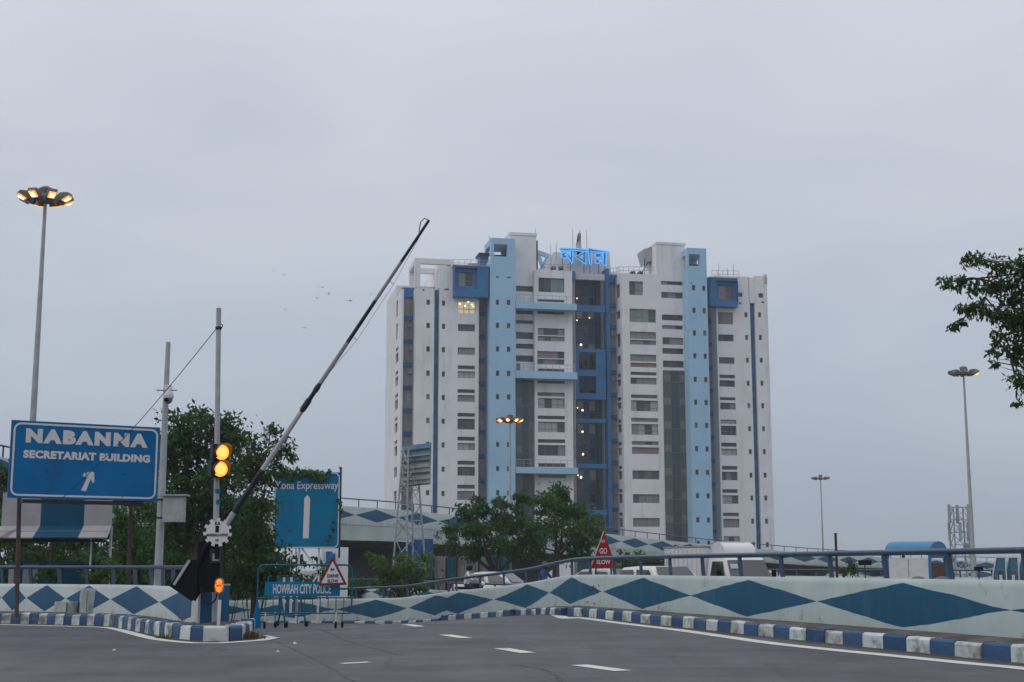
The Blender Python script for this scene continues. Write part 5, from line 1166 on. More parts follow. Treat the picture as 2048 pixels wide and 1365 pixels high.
for px, py in ((443.5, 905, ), (440.5, 938.5)):
    q = P(px, py, Dp - .22) - O; M4 = Matrix.Translation(q) @ Matrix.Rotation(R(32), 4, 'Z')
    m = MB(); m.M = M4; m.box(-.175, .175, .0, .2, -.165, .162); hd = m.build('signal_head', VIS, sp, bevel=.03)
    m = MB(); m.M = M4; m.lathe([(.148, .0), (.14, -.02), (.1, -.045), (.03, -.055)], 24, ax='y'); m.build('lens', AMB, hd, smooth='all')
    m = MB(); m.M = M4; m.lathe([(.095, -.047), (.07, -.054), (.02, -.0585)], 20, ax='y'); m.build('lens_core', AMBC, hd, smooth='all')
    m = MB(); m.M = M4; n = 22; vs = []; fs = []
    for i in range(n + 1):
        t = -R(40) + R(260) * i / n; c, s = math.cos(t), math.sin(t); dep = .12 + .17 * max(0, math.sin(t)) 
        for r_, y_ in ((.155, 0), (.155, -dep), (.162, -dep), (.162, 0)): vs.append((c*r_, y_, s*r_))
    fs = [(i*4+j, i*4+(j+1) % 4, (i+1)*4+(j+1) % 4, (i+1)*4+j) for i in range(n) for j in range(4)]; m.add(vs, fs); m.build('visor', VIS, hd, smooth=True)
# overhead wire from that pole down past the big sign
w0, w1 = P(431, 660, Dp - .06), P(118, 1003, 31.0); pts = [w0.lerp(w1, i/16) - Vector((0, 0, .18 * math.sin(math.pi*i/16))) for i in range(17)]
m = MB(); m.tube([p - w1 for p in pts], .008, 5); o = m.build('wire', DARK); o.location = w1; tag(o, 'thin black wire slanting from the signal pole across the large blue sign', 'wire')

# ------------------------------------------------------------------ boom barrier, its pedestal block and cog-shaped sign
Dq = 26.3; pv = P(441, 1066, Dq); O = P(418, 1245, 26.4); O.z = .2
bg_ = empty('boom_barrier', tuple(O), 0, 'raised black and white boom barrier with black counterweight box', 'barrier')
tip = P(858, 441, Dq) - O; pl = pv - O; segs = [(0, .062, 1), (.062, .195, 0), (.195, .378, 1), (.378, .468, 0), (.468, .60, 1), (.60, .735, 0), (.735, .862, 1), (.862, 1, 0)]
GREYB = paint('boom_grey', (.36, .36, .38), .5, .15, 4, (.2, .2, .2), .4, (4, 4, 4), .6); GREYD = paint('boom_dark_grey', (.24, .24, .26), .5, .2, 4); BKB = paint('boom_black', (.02, .024, .03), .45, .3, 4)
L_ = (tip - pl).length; sag = lambda t: Vector((0, 0, -.05)) * (t*t)
for t0, t1, c in segs:
    m = MB(); r_ = lambda t: .056 * (1 - t) + .028 * t
    m.tube([pl.lerp(tip, t0) , pl.lerp(tip, (t0+t1)/2), pl.lerp(tip, t1)], [r_(t0), r_((t0+t1)/2), r_(t1)], 10); m.build('boom_section', (GREYB if t0 < .45 else GREYD) if c else BKB, bg_, smooth=True)  # pale bands of the upper boom take the darker grey
m = MB(); q = pl.lerp(tip, .40); dd = (tip - pl).normalized(); m.tube([q - dd*.12, q + dd*.12], .060, 10); q = pl.lerp(tip, .452); m.tube([q - dd*.06, q + dd*.06], .055, 10); m.build('sleeve', BKB, bg_, smooth=True)
side = Vector((.83, 0, -.55))
m = MB(); m.tube([pl.lerp(tip, .47), pl.lerp(tip, .62) + side * .13, pl.lerp(tip, .8) + side * .12, pl.lerp(tip, .99)], .005, 5); m.build('stay_wire', STEEL, bg_)
for t in (.62, .8): m = MB(); q = pl.lerp(tip, t); m.tube([q, q + side * (.13 if t < .7 else .12)], .008, 5); m.build('stay_strut', STEEL, bg_)
m = MB(); m.tube([tip - dd*.3 - side*.04, tip - dd*.12 - side*.12, tip - dd*.02 - side*.1, tip - side*.02], .01, 6); m.build('tip_hook', DARK, bg_)
def q2(x, y, D=Dq): return P(x, y, D) - O
m = MB(); m.prism([q2(397, 1086), q2(412, 1083), q2(440, 1090), q2(440, 1176), q2(420, 1184), q2(392, 1184)], (0, .34, 0)); m.build('drive_cabinet', BLK, bg_, bevel=.015)
m = MB(); m.prism([q2(420, 1098, Dq-.06), q2(439, 1098, Dq-.06), q2(439, 1126, Dq-.06), q2(420, 1126, Dq-.06)], (0, .06, 0)); m.build('cabinet_window', DARK, bg_)
m = MB(); m.prism([q2(425, 1108, Dq-.075), q2(437, 1107, Dq-.075), q2(437, 1122, Dq-.075), q2(425, 1122, Dq-.075)], (0, .012, 0)); m.build('motor_housing', GLV, bg_)
m = MB(); m.prism([q2(379, 1121, Dq-.1), q2(396, 1122, Dq-.1), q2(394, 1186, Dq-.1), q2(384, 1202, Dq-.1), q2(338, 1172, Dq-.1)], (0, .26, 0)); m.build('counterweight', BLK, bg_, bevel=.012)
m = MB(); m.bar(q2(379, 1121, Dq-.12), q2(348, 1170, Dq-.12), .04, .05); m.build('counterweight_flange', STEEL, bg_)
m = MB(); m.tube([q2(398, 1128), q2(412, 1095), q2(441, 1066)], .06, 8); m.build('boom_root', BLK, bg_, smooth=True)
pts = [q2(404, 1172, 25.4), q2(403, 1192, 25.35), q2(410, 1206, 25.3), q2(422, 1208, 25.3), q2(432, 1198, 25.3), q2(434, 1186, 25.3)]
m = MB(); m.tube(smooth_path(pts, .05), .016, 6); m.build('cable', BLK, bg_, smooth=True)
bo = GZ(424, 1251, .2); bk = empty('barrier_pedestal', tuple(bo), R(24), 'blue and white painted concrete block under the boom barrier', 'block')
m = MB(); PBL = paint('pedestal_blue', (.018, .115, .23), .6, .2, 2, (.14, .11, .11), .6, (3, 3, 1), .56, bump=.3); PWH = paint('pedestal_white', (.5, .53, .54), .65, .15, 2, (.25, .25, .24), .5, (3, 3, 1), .56)
m.box(-.27, .32, 0, .62, -.1, .78, 0); m.build('block', PBL, bk, bevel=.02)
m = MB(); m.box(-.285, -.272, -.01, .61, -.1, .782); m.box(-.285, .325, -.012, -.0, .75, .784); m.box(-.285, -.24, -.014, -.001, -.1, .75); m.build('white_edge', PWH, bk)
m = MB(); n = 14
for i in range(n): a = 2*math.pi*i/n; r_ = random.uniform(.07, .14); m.sphere((.04 + .36*math.cos(a), .2 + .40*math.sin(a)-.12, 0), (r_*1.5, r_*1.3, r_*.65), 8)
o = m.build('rubble', FOOT, smooth='all'); o.location = bo; tag(o, 'dark mound of rubble and tar around the barrier block', 'rubble', kind='stuff')
cq = P(435, 1065, 26.0); cs_ = empty('cog_sign', (cq.x, cq.y, .2), 0, 'white cog-shaped outpost number sign on the barrier', 'sign'); cz = cq.z - .2
n = 11; pts = []
for i in range(n):
    for f, r_ in ((.0, .215), (.27, .215), (.30, .268), (.72, .268), (.75, .215)): a = 2*math.pi*(i+f)/n + .1; pts.append((r_*math.cos(a), 0, cz + r_*math.sin(a)))
m = MB(); c_ = (0, 0, cz); m.add(pts + [(x, .02, z) for x, y, z in pts] + [c_, (0, .02, cz)], [(i, (i+1) % (5*n), 10*n) for i in range(5*n)] + [((i+1) % (5*n) + 5*n, i + 5*n, 10*n+1) for i in range(5*n)] + [(i, i+5*n, (i+1) % (5*n) + 5*n, (i+1) % (5*n)) for i in range(5*n)]); m.build('disc', WHT2, cs_)
text_mesh('KA', .10, .062, BLK, cs_, plane_M(-.05, -.004, cz + .135), bold=.03); text_mesh('1', .065, .12, BLK, cs_, plane_M(-.04, -.004, cz + .0), bold=.07)
text_mesh('MANDIRTALA OUTPOST', .40, .05, BLK, cs_, plane_M(-.2, -.004, cz - .075), bold=.02); text_mesh('KP', .06, .05, DARK, cs_, plane_M(-.03, -.004, cz - .175), bold=.015)
m = MB(); m.box(-.045, .045, .021, .06, cz - .5, cz + .1); m.build('post', BLK, cs_)
# small amber indicator post in front of the block; its orange lenses are lit
b0 = GZ(436.5, 1255, .2); dl = empty('amber_marker', tuple(b0), 0, 'small white marker post with two lit orange indicators in front of the barrier block', 'marker')
m = MB(); m.bar((0, 0, -.05), (.012, 0, .50), .055, .03); m.build('post', WHT2, dl); zc = P(437, 1172, b0.y).z - .2
m = MB(); n = 8; pr = [(.085*math.cos(a), .0, zc + .06 + .085*math.sin(a)) for a in [math.pi*i/n for i in range(n+1)]] + [(.085*math.cos(a), .0, zc - .06 + .085*math.sin(a)) for a in [math.pi + math.pi*i/n for i in range(n+1)]]
m.prism([(x, -.05, z) for x, y, z in pr], (0, .05, 0)); m.build('head', paint('marker_shell', (.35, .22, .12), .5, .1), dl)
INDL = glow('orange_indicator', (1, .22, .02), 1.1, (.7, .15, .02))
for dz in (.065, -.065): m = MB(); m.lathe([(.055, -.052), (.048, -.07), (.02, -.075)], 14, ax='y', c=(0, 0, zc + dz)); m.build('indicator_lens', INDL, dl, smooth='all')
for sx_ in (-.06, .06): m = MB(); m.box(sx_-.012, sx_+.012, -.06, -.051, zc-.03, zc+.03); m.build('side_indicator', INDL, dl)

# ------------------------------------------------------------------ police kiosk behind the left wall
kz = -.5; k0 = P(140, 1165, 36.5); ko = empty('police_kiosk', (k0.x, 36.5, kz), R(-3), 'open roadside kiosk with blue and white striped canopy under the large sign', 'kiosk')
def kx(px, D=36.5): return (px - 1024) / FPX * D - k0.x
def kzz(py, D=36.5): return P(140, py, D).z - kz
ST_W = paint('canopy_white', (.32, .31, .32), .6, .15, 2, (.2, .19, .19), .4, (1, 1, .4), .55); ST_B = paint('canopy_blue', (.001, .055, .11), .5, .15, 2)
z0, z1, z2 = kzz(985), kzz(1052), kzz(1076)
xs_ = [(8, 48), (48, 87), (87, 175), (175, 231)]; xb = [(-12, 40), (22, 90), (90, 180), (180, 238)]
for i, ((a, b), (c, d)) in enumerate(zip(xs_, xb)):
    mt = (ST_B if i in (0, 2) else ST_W); m = MB()
    m.prism([(kx(a), 0, z0), (kx(b), 0, z0), (kx(b), 0, z1), (kx(a), 0, z1)], (0, .03, 0)); m.build('fascia_panel', mt if i else ST_W, ko)
    m = MB(); m.prism([(kx(a), -.004, z1), (kx(b), -.004, z1), (kx(d), -.55, z2), (kx(c), -.55, z2)], (0, .01, -.03)); m.build('awning_panel', mt if i else ST_W, ko)
    m = MB(); zm = (z1 + z2)/2; m.bar((kx((a+c)/2), -.285, zm + .012), (kx((b+d)/2), -.285, zm + .012), .012, .008); m.build('awning_seam', STEEL, ko)
m = MB(); m.box(kx(0), kx(262), .03, 2.2, z0 - .15, z0); m.build('roof', DARK, ko); m = MB(); m.bar((kx(228), 1.8, z0 - .2), (kx(272), -.2, z0 + .05), .5, .18); m.build('roof_edge', BLK, ko)
m = MB(); m.box(kx(18), kx(215), -.02, .06, z2 - .12, z2 - .02); m.build('beam', DARK, ko)
for px, y in ((192, 0), (209, .8), (224, .3), (40, .1), (62, 1.8)): m = MB(); m.tube([(kx(px), y, -.2), (kx(px), y, z1)], .025 if px > 100 else .045, 8); m.build('post', WHT2 if px > 100 else RUST, ko, smooth=True)
for i, (a, b) in enumerate(((16, 27), (27, 45), (45, 76), (76, 168))): m = MB(); m.box(kx(a), kx(b), .4, .5, -.1, kzz(1128)); m.build('counter_panel', ST_B if i % 2 else ST_W, ko)
m = MB(); m.box(kx(14), kx(172), .3, .9, kzz(1128) + .003, kzz(1126.5) + .04); m.build('counter_top', ST_B, ko)

# broken concrete pieces against the left wall
for px, w, h, lab, rz in ((132, .26, .29, 'small broken concrete tub standing on the kerb strip against the left wall', .1), (180, .24, .60, 'mossy pale concrete stub pillar leaning on the left wall', -.05)):
    b = GZ(px, 1226.5, .2); o = empty('concrete_block', tuple(b), rz, lab, 'concrete block'); m = MB(); q = w
    n = 10; prf = [(1, 0), (1.02, .35*h), (1.05, .7*h), (1.0, h)]; vs = []
    for f, z in prf: vs += [(q*f*(1 if abs(math.cos(t)) > .9 else .93)*math.copysign(min(1, abs(math.cos(t))*1.35), math.cos(t)), .16*math.copysign(min(1, abs(math.sin(t))*1.35), math.sin(t)), z - .02 + random.uniform(-.012, .012)) for t in [2*math.pi*i/n + .3 for i in range(n)]]
    m.add(vs, [(r_*n+i, r_*n+(i+1) % n, (r_+1)*n+(i+1) % n, (r_+1)*n+i) for r_ in range(3) for i in range(n)] + [tuple(3*n+i for i in range(n))])
    m.build('body', paint('mossy_concrete', (.40, .46, .46), .8, .25, 3, (.09, .10, .07), .8, (4, 4, 2.5), .5, bump=.5), o, bevel=.012)
    m = MB(); m.box(-q*.8, q*.1, -.19, -.165, h*.1, h*.85) if px < 150 else m.box(-q*.3, -q*.18, -.18, -.165, 0, h*.9); m.build('chipped_edge', KWHT, o)

# ------------------------------------------------------------------ Kona Expressway sign with creeper
D = 59; a, b = P(545, 1097, D), P(677.5, 1097, D); zt = P(612, 945, D).z; gz0 = ground_z(a.x, D); Wk = b.x - a.x; zb_ = a.z - gz0; Hk = zt - a.z
ks = empty('direction_sign', (a.x, D, gz0), 0, 'teal blue Kona Expressway arrow sign overgrown with creeper at its top', 'sign')
m = MB(); m.box(0, Wk, 0, .06, zb_, zb_ + Hk); m.build('board', SGT, ks, bevel=.004)
kb = empty('border_line'); kb.parent = ks; kb.location = (0, 0, zb_); frame_box(kb, 0, .015, Wk, Hk, .22, .045, 'border')
text_mesh('Kona Expressway', Wk*.945, Hk*.135, SGW, ks, plane_M(Wk*.03, -.006, zb_ + Hk*.745), bold=.012)
m = MB(); x0 = Wk*.455; m.prism([(x0, -.01, zb_ + Hk*.13), (x0 + .25, -.01, zb_ + Hk*.13), (x0 + .27, -.01, zb_ + Hk*.655), (x0 + .145, -.01, zb_ + Hk*.70), (x0 + .02, -.01, zb_ + Hk*.655)], (0, .005, 0)); m.build('arrow', SGW, ks)
for p0, p1 in (((Wk*.40, zb_), (Wk*.37, -.2)), ((Wk*.70, zb_), (Wk*.70, -.2)), ((Wk*.44, zb_), (Wk*.71, zb_ - 1.0)), ((Wk*.38, zb_ - 1.0), (Wk*.70, zb_ - 1.0)), ((Wk*.62, zb_ - 1.4), (Wk*.72, zb_ - .95))): m = MB(); m.bar((p0[0], .1, p0[1]), (p1[0], .1, p1[1]), .08, .08); m.build('strut', WHT2, ks)
m = MB(); m.box(Wk*.99, Wk*1.02, .06, .1, zb_ - .4, zb_ + Hk + .12); m.sphere((Wk*1.0, .08, zb_ + Hk + .18), .07, 8); m.build('post', RUST, ks)
cr = empty('creeper', (a.x, D - .12, gz0), 0, 'green creeper draped over the top of the Kona Expressway sign', 'plant')
leaves([(553,950,6),(562,946,7),(575,943,9),(590,942,8),(605,942,8),(620,943,8),(632,946,9),(645,950,9),(640,958,6),(610,950,6),(580,952,7),(655,945,5),(548,945,8)], D - .15, .16, 2.2, LF_C, 'foliage', cr, cr.location, sub=14, spread=.5, slim=.7)
leaves([(596,956,4),(625,957,4),(680,1010,4),(683,1022,4),(676,1000,3),(664,1060,3),(660,1072,3),(656,1082,3),(668,1046,3),(581,1090,3)], D - .15, .12, 1.2, LF_B, 'tendril', cr, cr.location, sub=6, spread=.4, slim=.6)['kind'] = 'stuff'
leaves([(590,1120,18),(575,1150,22),(640,1118,14),(650,1140,16),(605,1160,22),(640,1165,20)], D + .4, .2, 1.3, LF_A, 'undergrowth', cr, cr.location, sub=12, slim=.5)
m = MB(); limb(m, (Wk*.4, .3, -.1), (Wk*.3, .25, zb_ + Hk - .3), .03, .012, 0); m.build('stem', BARK, cr)
# white wall behind with blue cap post, at the sign's right foot
D = 66; a, b = P(655, 1095, D), P(692, 1095, D); t = empty('pump_house', ((a.x+b.x)/2, D, ground_z(a.x, D)), R(8), 'small white block house with blue pipe behind the DRIVE SLOW sign', 'building'); h = a.z - t.location.z
m = MB(); m.box(-.7, .55, 0, 1.5, -.2, h); m.build('wall', WHT, t); m = MB(); m.box(-.5, -.2, -.25, -.01, h - 1.0, h - .2); m.build('blue_panel', DBLU, t)

# ------------------------------------------------------------------ police barricade
fa = RG(525, 1257.5); ang = R(5); LB = 166 * fa.y / FPX
ba = empty('police_barricade', tuple(fa), ang, 'teal wheeled HOWRAH CITY POLICE barricade across the lane', 'barricade'); sc_ = fa.y / FPX
zt, zbt = (1257 - 1134) * sc_, (1257 - 1228) * sc_; x0, x1 = -.14, LB + .08; rr = .14; r_ = .017
pts = [(x0, 0, zbt)] + [(x0, 0, zt - rr)] + [(x0 + rr - rr*math.cos(q), 0, zt - rr + rr*math.sin(q)) for q in (R(30), R(60))] + [(x0 + rr, 0, zt), (x1 - rr, 0, zt)] + [(x1 - rr + rr*math.sin(q), 0, zt - rr + rr*math.cos(q)) for q in (R(30), R(60))] + [(x1, 0, zt - rr), (x1, 0, zbt)]
m = MB(); m.tube(pts, r_*1.25, 8); m.build('frame_tube', TEAL, ba, smooth=True); m = MB(); m.tube([(x0, 0, zbt), (x1, 0, zbt)], r_, 8); m.build('bottom_bar', TEAL, ba, smooth=True)
zm = (1257 - 1198) * sc_; m = MB(); m.tube([(x0, 0, zm), (x1, 0, zm)], r_, 8); m.build('middle_bar', TEAL, ba, smooth=True)
for i in range(1, 12): x = x0 + (x1 - x0) * i / 12; m = MB(); m.tube([(x, 0, zbt), (x, 0, zm)], .011, 6); m.build('upright', TEAL, ba)
za, zc = (1257 - 1195) * sc_, (1257 - 1167) * sc_; xa, xb_ = .03, LB * .90; m = MB(); m.box(xa, xb_, -.035, -.02, za, zc); m.build('name_panel', SGT, ba)
text_mesh('HOWRAH CITY POLICE', (xb_ - xa) * .77, (zc - za) * .66, SGW, ba, plane_M(xa + (xb_ - xa) * .11, -.037, za + (zc - za) * .18), bold=.02)
for x, y in ((.06, -.18), (.28, .2), (LB * .86, -.18), (LB * .93, .22)):
    m = MB(); m.tube([(x, y, .08), (x, 0, zbt + .02)], .018, 8); leg = m.build('leg', STEEL, ba, smooth=True)
    m = MB(); m.lathe([(.03, -.03), (.075, -.025), (.085, 0), (.075, .025), (.03, .03)], 14, ax='x', c=(x, y, .085)); m.build('wheel', BLK, leg, smooth=True)
m = MB(); m.add([(x0 - .05, -.02, .35), (x0 + .08, -.02, .35), (x0 - .16, -.02, 0), (x0 + .10, -.02, 0), (x0 - .01, -.02, .62), (x0 + .03, -.02, .62), (x0 - .01, .04, .62), (x0 + .03, .04, .62), (x0 - .16, .06, 0), (x0 + .10, .06, 0)], [(2, 3, 1, 0), (0, 1, 5, 4), (4, 5, 7, 6), (8, 6, 7, 9), (2, 0, 4, 6, 8), (3, 9, 7, 5, 1)]); m.build('foot_panel', SGB, ba)
# second barricade, folded and seen nearly end-on behind the first
p = RG(563, 1255); p2 = empty('police_barricade', tuple(p), R(68), 'second teal barricade standing end-on behind the name panel', 'barricade'); h = .0
for s in (-1, 1):
    m = MB(); m.tube([(-.5, s*.42, .05), (-.45, s*.12, 1.28), (.45, s*.12, 1.28), (.5, s*.42, .05)], .025, 8); m.build('leg_frame', TEAL, p2, smooth=True)
    m = MB(); m.tube([(-.49, s*.36, .3), (.49, s*.36, .3)], .018, 6); m.build('bottom_bar', TEAL, p2)
    for x in (-.5, .5): m = MB(); m.lathe([(.03, -.025), (.07, -.02), (.07, .02), (.03, .025)], 12, ax='y', c=(x, s*.43, .07)); m.build('wheel', BLK, p2, smooth=True)
for i in range(5): x = -.36 + .18*i; m = MB(); m.box(x-.05, x+.05, -.155, -.14, .35, 1.25); m.build('slat', WHT2 if i % 2 else TEAL, p2)
# triangular signs
def tri_sign(name, label, c, w, h, face, rim, lines, colr, rimw=.07, stand=True, zb=0.0, shift=0.0, skew=0.0):
    t = empty(name, (c.x, c.y, zb), 0, label, 'sign'); z0 = c.z - zb
    A = [(-w/2, 0, z0), (w/2, 0, z0 + skew), (shift, 0, z0 + h)]
    m = MB(); m.prism(A, (0, .02, 0)); m.build('rim_plate', rim, t)
    if rimw: 
        cen = Vector((shift/3, 0, z0 + h/3 + skew/3)); m = MB(); m.prism([tuple(cen.lerp(Vector(q), 1 - rimw*2.6/h) + Vector((0, -.006, 0))) for q in A], (0, .004, 0)); m.build('face', face, t)
    for s_, tw, th, dx, dz in lines: text_mesh(s_, tw, th, colr, t, plane_M(-tw/2 + dx, -.012, z0 + dz), bold=.02)
    return t, z0
c = P(664.5, 1172, fa.y - .05); s_ = (fa.y - .05) / FPX
t, z0 = tri_sign('warning_sign', 'white DRIVE SLOW triangle with maroon rim on the barricade end', c, 58*s_, 57*s_, WHT2, MAR, [('DRIVE', 22*s_, 6.4*s_, 1*s_, 16*s_), ('SLOW', 21*s_, 6.2*s_, 1*s_, 6.5*s_), ('RP', 7*s_, 5*s_, 0, 29*s_)], BLK, .065, zb=fa.z, skew=.02)
m = MB(); m.box(-.06, .06, .022, .05, z0 + .2, z0 + 58*s_ + .06); m.build('back_strap', DBLU, t)
D = 45.5; c = P(1207, 1136, D); s_ = D / FPX; zc_ = carr_z(c.x, D)
t, z0 = tri_sign('warning_sign', 'red GO SLOW triangle behind the rail of the right parapet', c, 52*s_, 71*s_, REDS, REDS, [('GO', 15*s_, 11.5*s_, 0, 27*s_), ('SLOW', 27*s_, 9*s_, 0, 7*s_), ('HCP', 8*s_, 5.5*s_, 0, 49*s_)], SGW, 0, zb=zc_, shift=.02)
m = MB(); m.bar((-26*s_, -.012, z0), (.02, -.012, z0 + 71*s_), .02, .035); m.build('edge_strip', paint('cream_edge', (.5, .42, .33), .6), t)
for x in (-.3, .3): m = MB(); m.bar((x, .03, 0), (x*.8, .03, z0 + .1), .05, .05); m.build('leg', DARK, t)
# ------------------------------------------------------------------ rails and kerbs of the farther carriageways
def far_parapet(pix, label, h=.8, rail_h=.42, gap=2.2, ulen=4.0, r=.045):
    pts = smooth_path([P(x, y, D) - Vector((0, 0, h)) for x, y, D in pix], 1.0); o = pts[0]; loc = [p - o for p in pts]
    t = empty('parapet_wall', tuple(o), 0, label, 'wall'); sweep(loc, [(0, -1.2), (0, 0), (.03, h - .05), (.06, h), (.22, h), (.25, h - .05), (.25, -1.2)], h, ulen, .1).build('wall_body', FLYD, t, smooth=True)
    railing(t, loc, h, h + rail_h, r, gap, .4, .07); return t
far_parapet([(2200, 1157, 74), (2048, 1156.5, 78), (1850, 1155, 84), (1700, 1153.5, 90), (1560, 1152, 97), (1480, 1151, 102)], 'distant low parapet with blue rail seen over the right parapet')
far_parapet([(2300, 1142, 150), (2048, 1141, 155), (1880, 1140, 160), (1700, 1138, 165)], 'faint farthest parapet with pale blue diamonds beyond the vaulted booth', h=1.0, gap=3)
far_parapet([(1040, 1189, 54.5), (985, 1187, 56.5), (900, 1183, 60), (842, 1179, 64), (800, 1177, 68), (700, 1172, 76), (640, 1170, 82)], 'second dark rail on a low wall in front of the white sedan', h=.5, rail_h=.36, gap=2.0)

# ------------------------------------------------------------------ vehicles
CARW = paint('car_white', (.62, .62, .63), .28, .04, 1, spec=.6); CARG = paint('car_silver', (.38, .40, .41), .3, .05, 1, spec=.6); CGL = glass('car_glass', (.045, .05, .055), .05); TYR = paint('tyre', (.02, .02, .02), .8, .1); LGT = glass('lamp_lens', (.5, .5, .48), .1); TAILR = paint('red_lens', (.3, .02, .02), .3)
def wheel(par, x, y, r=.29, w=.17):
    m = MB(); m.lathe([(r*.55, -w/2), (r*.95, -w/2), (r, -w*.3), (r, w*.3), (r*.95, w/2), (r*.55, w/2)], 20, ax='y', c=(x, y, r)); wh = m.build('wheel', TYR, par, smooth=True)
    m = MB(); m.lathe([(r*.55, -w*.45), (r*.5, -w*.3), (r*.5, w*.3), (r*.55, w*.45)], 16, ax='y', c=(x, y, r)); m.build('rim', STEEL, wh, smooth=True)
def loft(m, secs, mi=0):
    k = len(secs[0]); vs = [p for s in secs for p in s]; n = len(secs)
    m.add(vs, [(i*k+j, i*k+(j+1) % k, (i+1)*k+(j+1) % k, (i+1)*k+j) for i in range(n-1) for j in range(k)] + [tuple(reversed(range(k))), tuple((n-1)*k+j for j in range(k))], mi)
def car(name, label, loc, rz, body, L=3.9, H=1.5, sedan=False, cat='car'):
    t = empty(name, loc, rz, label, cat); h = L / 2; W_ = .80
    def sec(x, z0, z1, w): return [(x, -w*.86, z0), (x, -w, z0 + .18), (x, -w, z1 - .2), (x, -w*.9, z1), (x, w*.9, z1), (x, w, z1 - .2), (x, w, z0 + .18), (x, w*.86, z0)]
    bz = .93; st_ = [(-h, .42, .80, .62), (-h + .1, .30, bz - .03, .74), (-h*.55, .24, bz, W_), (0, .22, bz, W_), (h*.42, .24, bz - .02, W_), (h*.80, .26, .80, .76), (h*.96, .32, .70, .68), (h, .42, .62, .55)]
    m = MB(); loft(m, [sec(*s) for s in st_]); m.build('body', body, t, smooth=True, bevel=.02)
    rb, fb_ = (-h + (.65 if sedan else .12), h*.46); rr_, fr_ = (-h + (1.15 if sedan else .42), h*.10); bw, rw = .745, .575
    m = MB(); base = [(rb, -bw, bz - .03), (fb_, -bw, bz - .05), (fb_, bw, bz - .05), (rb, bw, bz - .03)]; roof = [(rr_, -rw, H - .03), (fr_, -rw, H - .01), (fr_, rw, H - .01), (rr_, rw, H - .03)]; mid = [((a[0]+b[0])/2 + (.10 if i in (1, 2) else -.06), (a[1]+b[1])/2*1.05, (a[2]+b[2])/2 + .04) for i, (a, b) in enumerate(zip(base, roof))]
    crown = [((rr_+fr_)/2 - .3, -.3, H + .015), ((rr_+fr_)/2 + .25, -.3, H + .015), ((rr_+fr_)/2 + .25, .3, H + .015), ((rr_+fr_)/2 - .3, .3, H + .015)]
    loft(m, [base, mid, roof, crown]); m.build('cabin', body, t, smooth=True, bevel=.045)
    def panel(A, B, C, D_, name, inset=.10, off=.012):
        q = [Vector(x) for x in (A, B, C, D_)]; c = sum(q, Vector()) / 4; nrm = (q[1] - q[0]).cross(q[3] - q[0]).normalized()
        if nrm.dot(c - Vector((0, 0, .6))) < 0: nrm = -nrm
        q = [x + (c - x).normalized() * inset + nrm * off for x in q]; m = MB(); m.prism(q, tuple(nrm * .012)); return m.build(name, CGL, t)
    # glass follows the two facets of each side
    for s in (-1, 1):
        i0, i1 = (0, 1) if s < 0 else (3, 2)
        b0, b1, m0, m1, r0, r1 = map(Vector, (base[i0], base[i1], mid[i0], mid[i1], roof[i0], roof[i1]))
        lo0, lo1 = b0.lerp(m0, .25), b1.lerp(m1, .25); hi0, hi1 = m0.lerp(r0, .75), m1.lerp(r1, .75)
        for f0, f1 in ((.03, .47), (.53, .97)): panel(lo0.lerp(lo1, f0), lo0.lerp(lo1, f1), hi0.lerp(hi1, f1), hi0.lerp(hi1, f0), 'side_window', .05, .05)
    panel(Vector(base[1]).lerp(mid[1], .1), Vector(base[2]).lerp(mid[2], .1), Vector(roof[2]).lerp(mid[2], .1), Vector(roof[1]).lerp(mid[1], .1), 'windscreen', .09, .085)
    panel(Vector(base[0]).lerp(mid[0], .3), Vector(base[3]).lerp(mid[3], .3), Vector(roof[3]).lerp(mid[3], .2), Vector(roof[0]).lerp(mid[0], .2), 'rear_window', .1, .06)
    for s in (-1, 1):
        m = MB(); m.sphere((h*.36, s*.88, 1.0), (.07, .10, .08), 8); m.build('mirror', body, t, smooth='all'); m = MB(); m.sphere((h*.9, s*.56, .66), (.16, .14, .09), 10); m.build('headlight', LGT, t, smooth='all')
        m = MB(); m.box(-h*.99, -h*.93, s*.62-.1, s*.62+.1, .7, .95); m.build('tail_light', TAILR, t, bevel=.015)
        wheel(t, h*.62, s*.70); wheel(t, -h*.60, s*.70)
    m = MB(); m.box(h*.97, h*.985, -.35, .35, .42, .56); m.build('grille', BLK, t); return t
def place(px, D): x = (px - 1024) / FPX * D; return (x, D, carr_z(x, D))
HD = math.atan2(-.953, .302)
car('parked_car', 'white hatchback behind the right parapet just left of the white truck', place(1327, 39.5), HD + .12, CARW, 3.7, 1.52)
bpy.data.objects['parked_car'].name = 'hatchback_car'
p = place(998, 62); car('sedan_car', 'white sedan beyond the rail in front of the sheet fence', p, HD + .85, CARW, 4.2, 1.44, True)
p = place(1222, 50); car('sedan_car', 'silver car mostly hidden behind the parapet under the red sign', p, HD + .5, CARG, 4.2, 1.46, True)
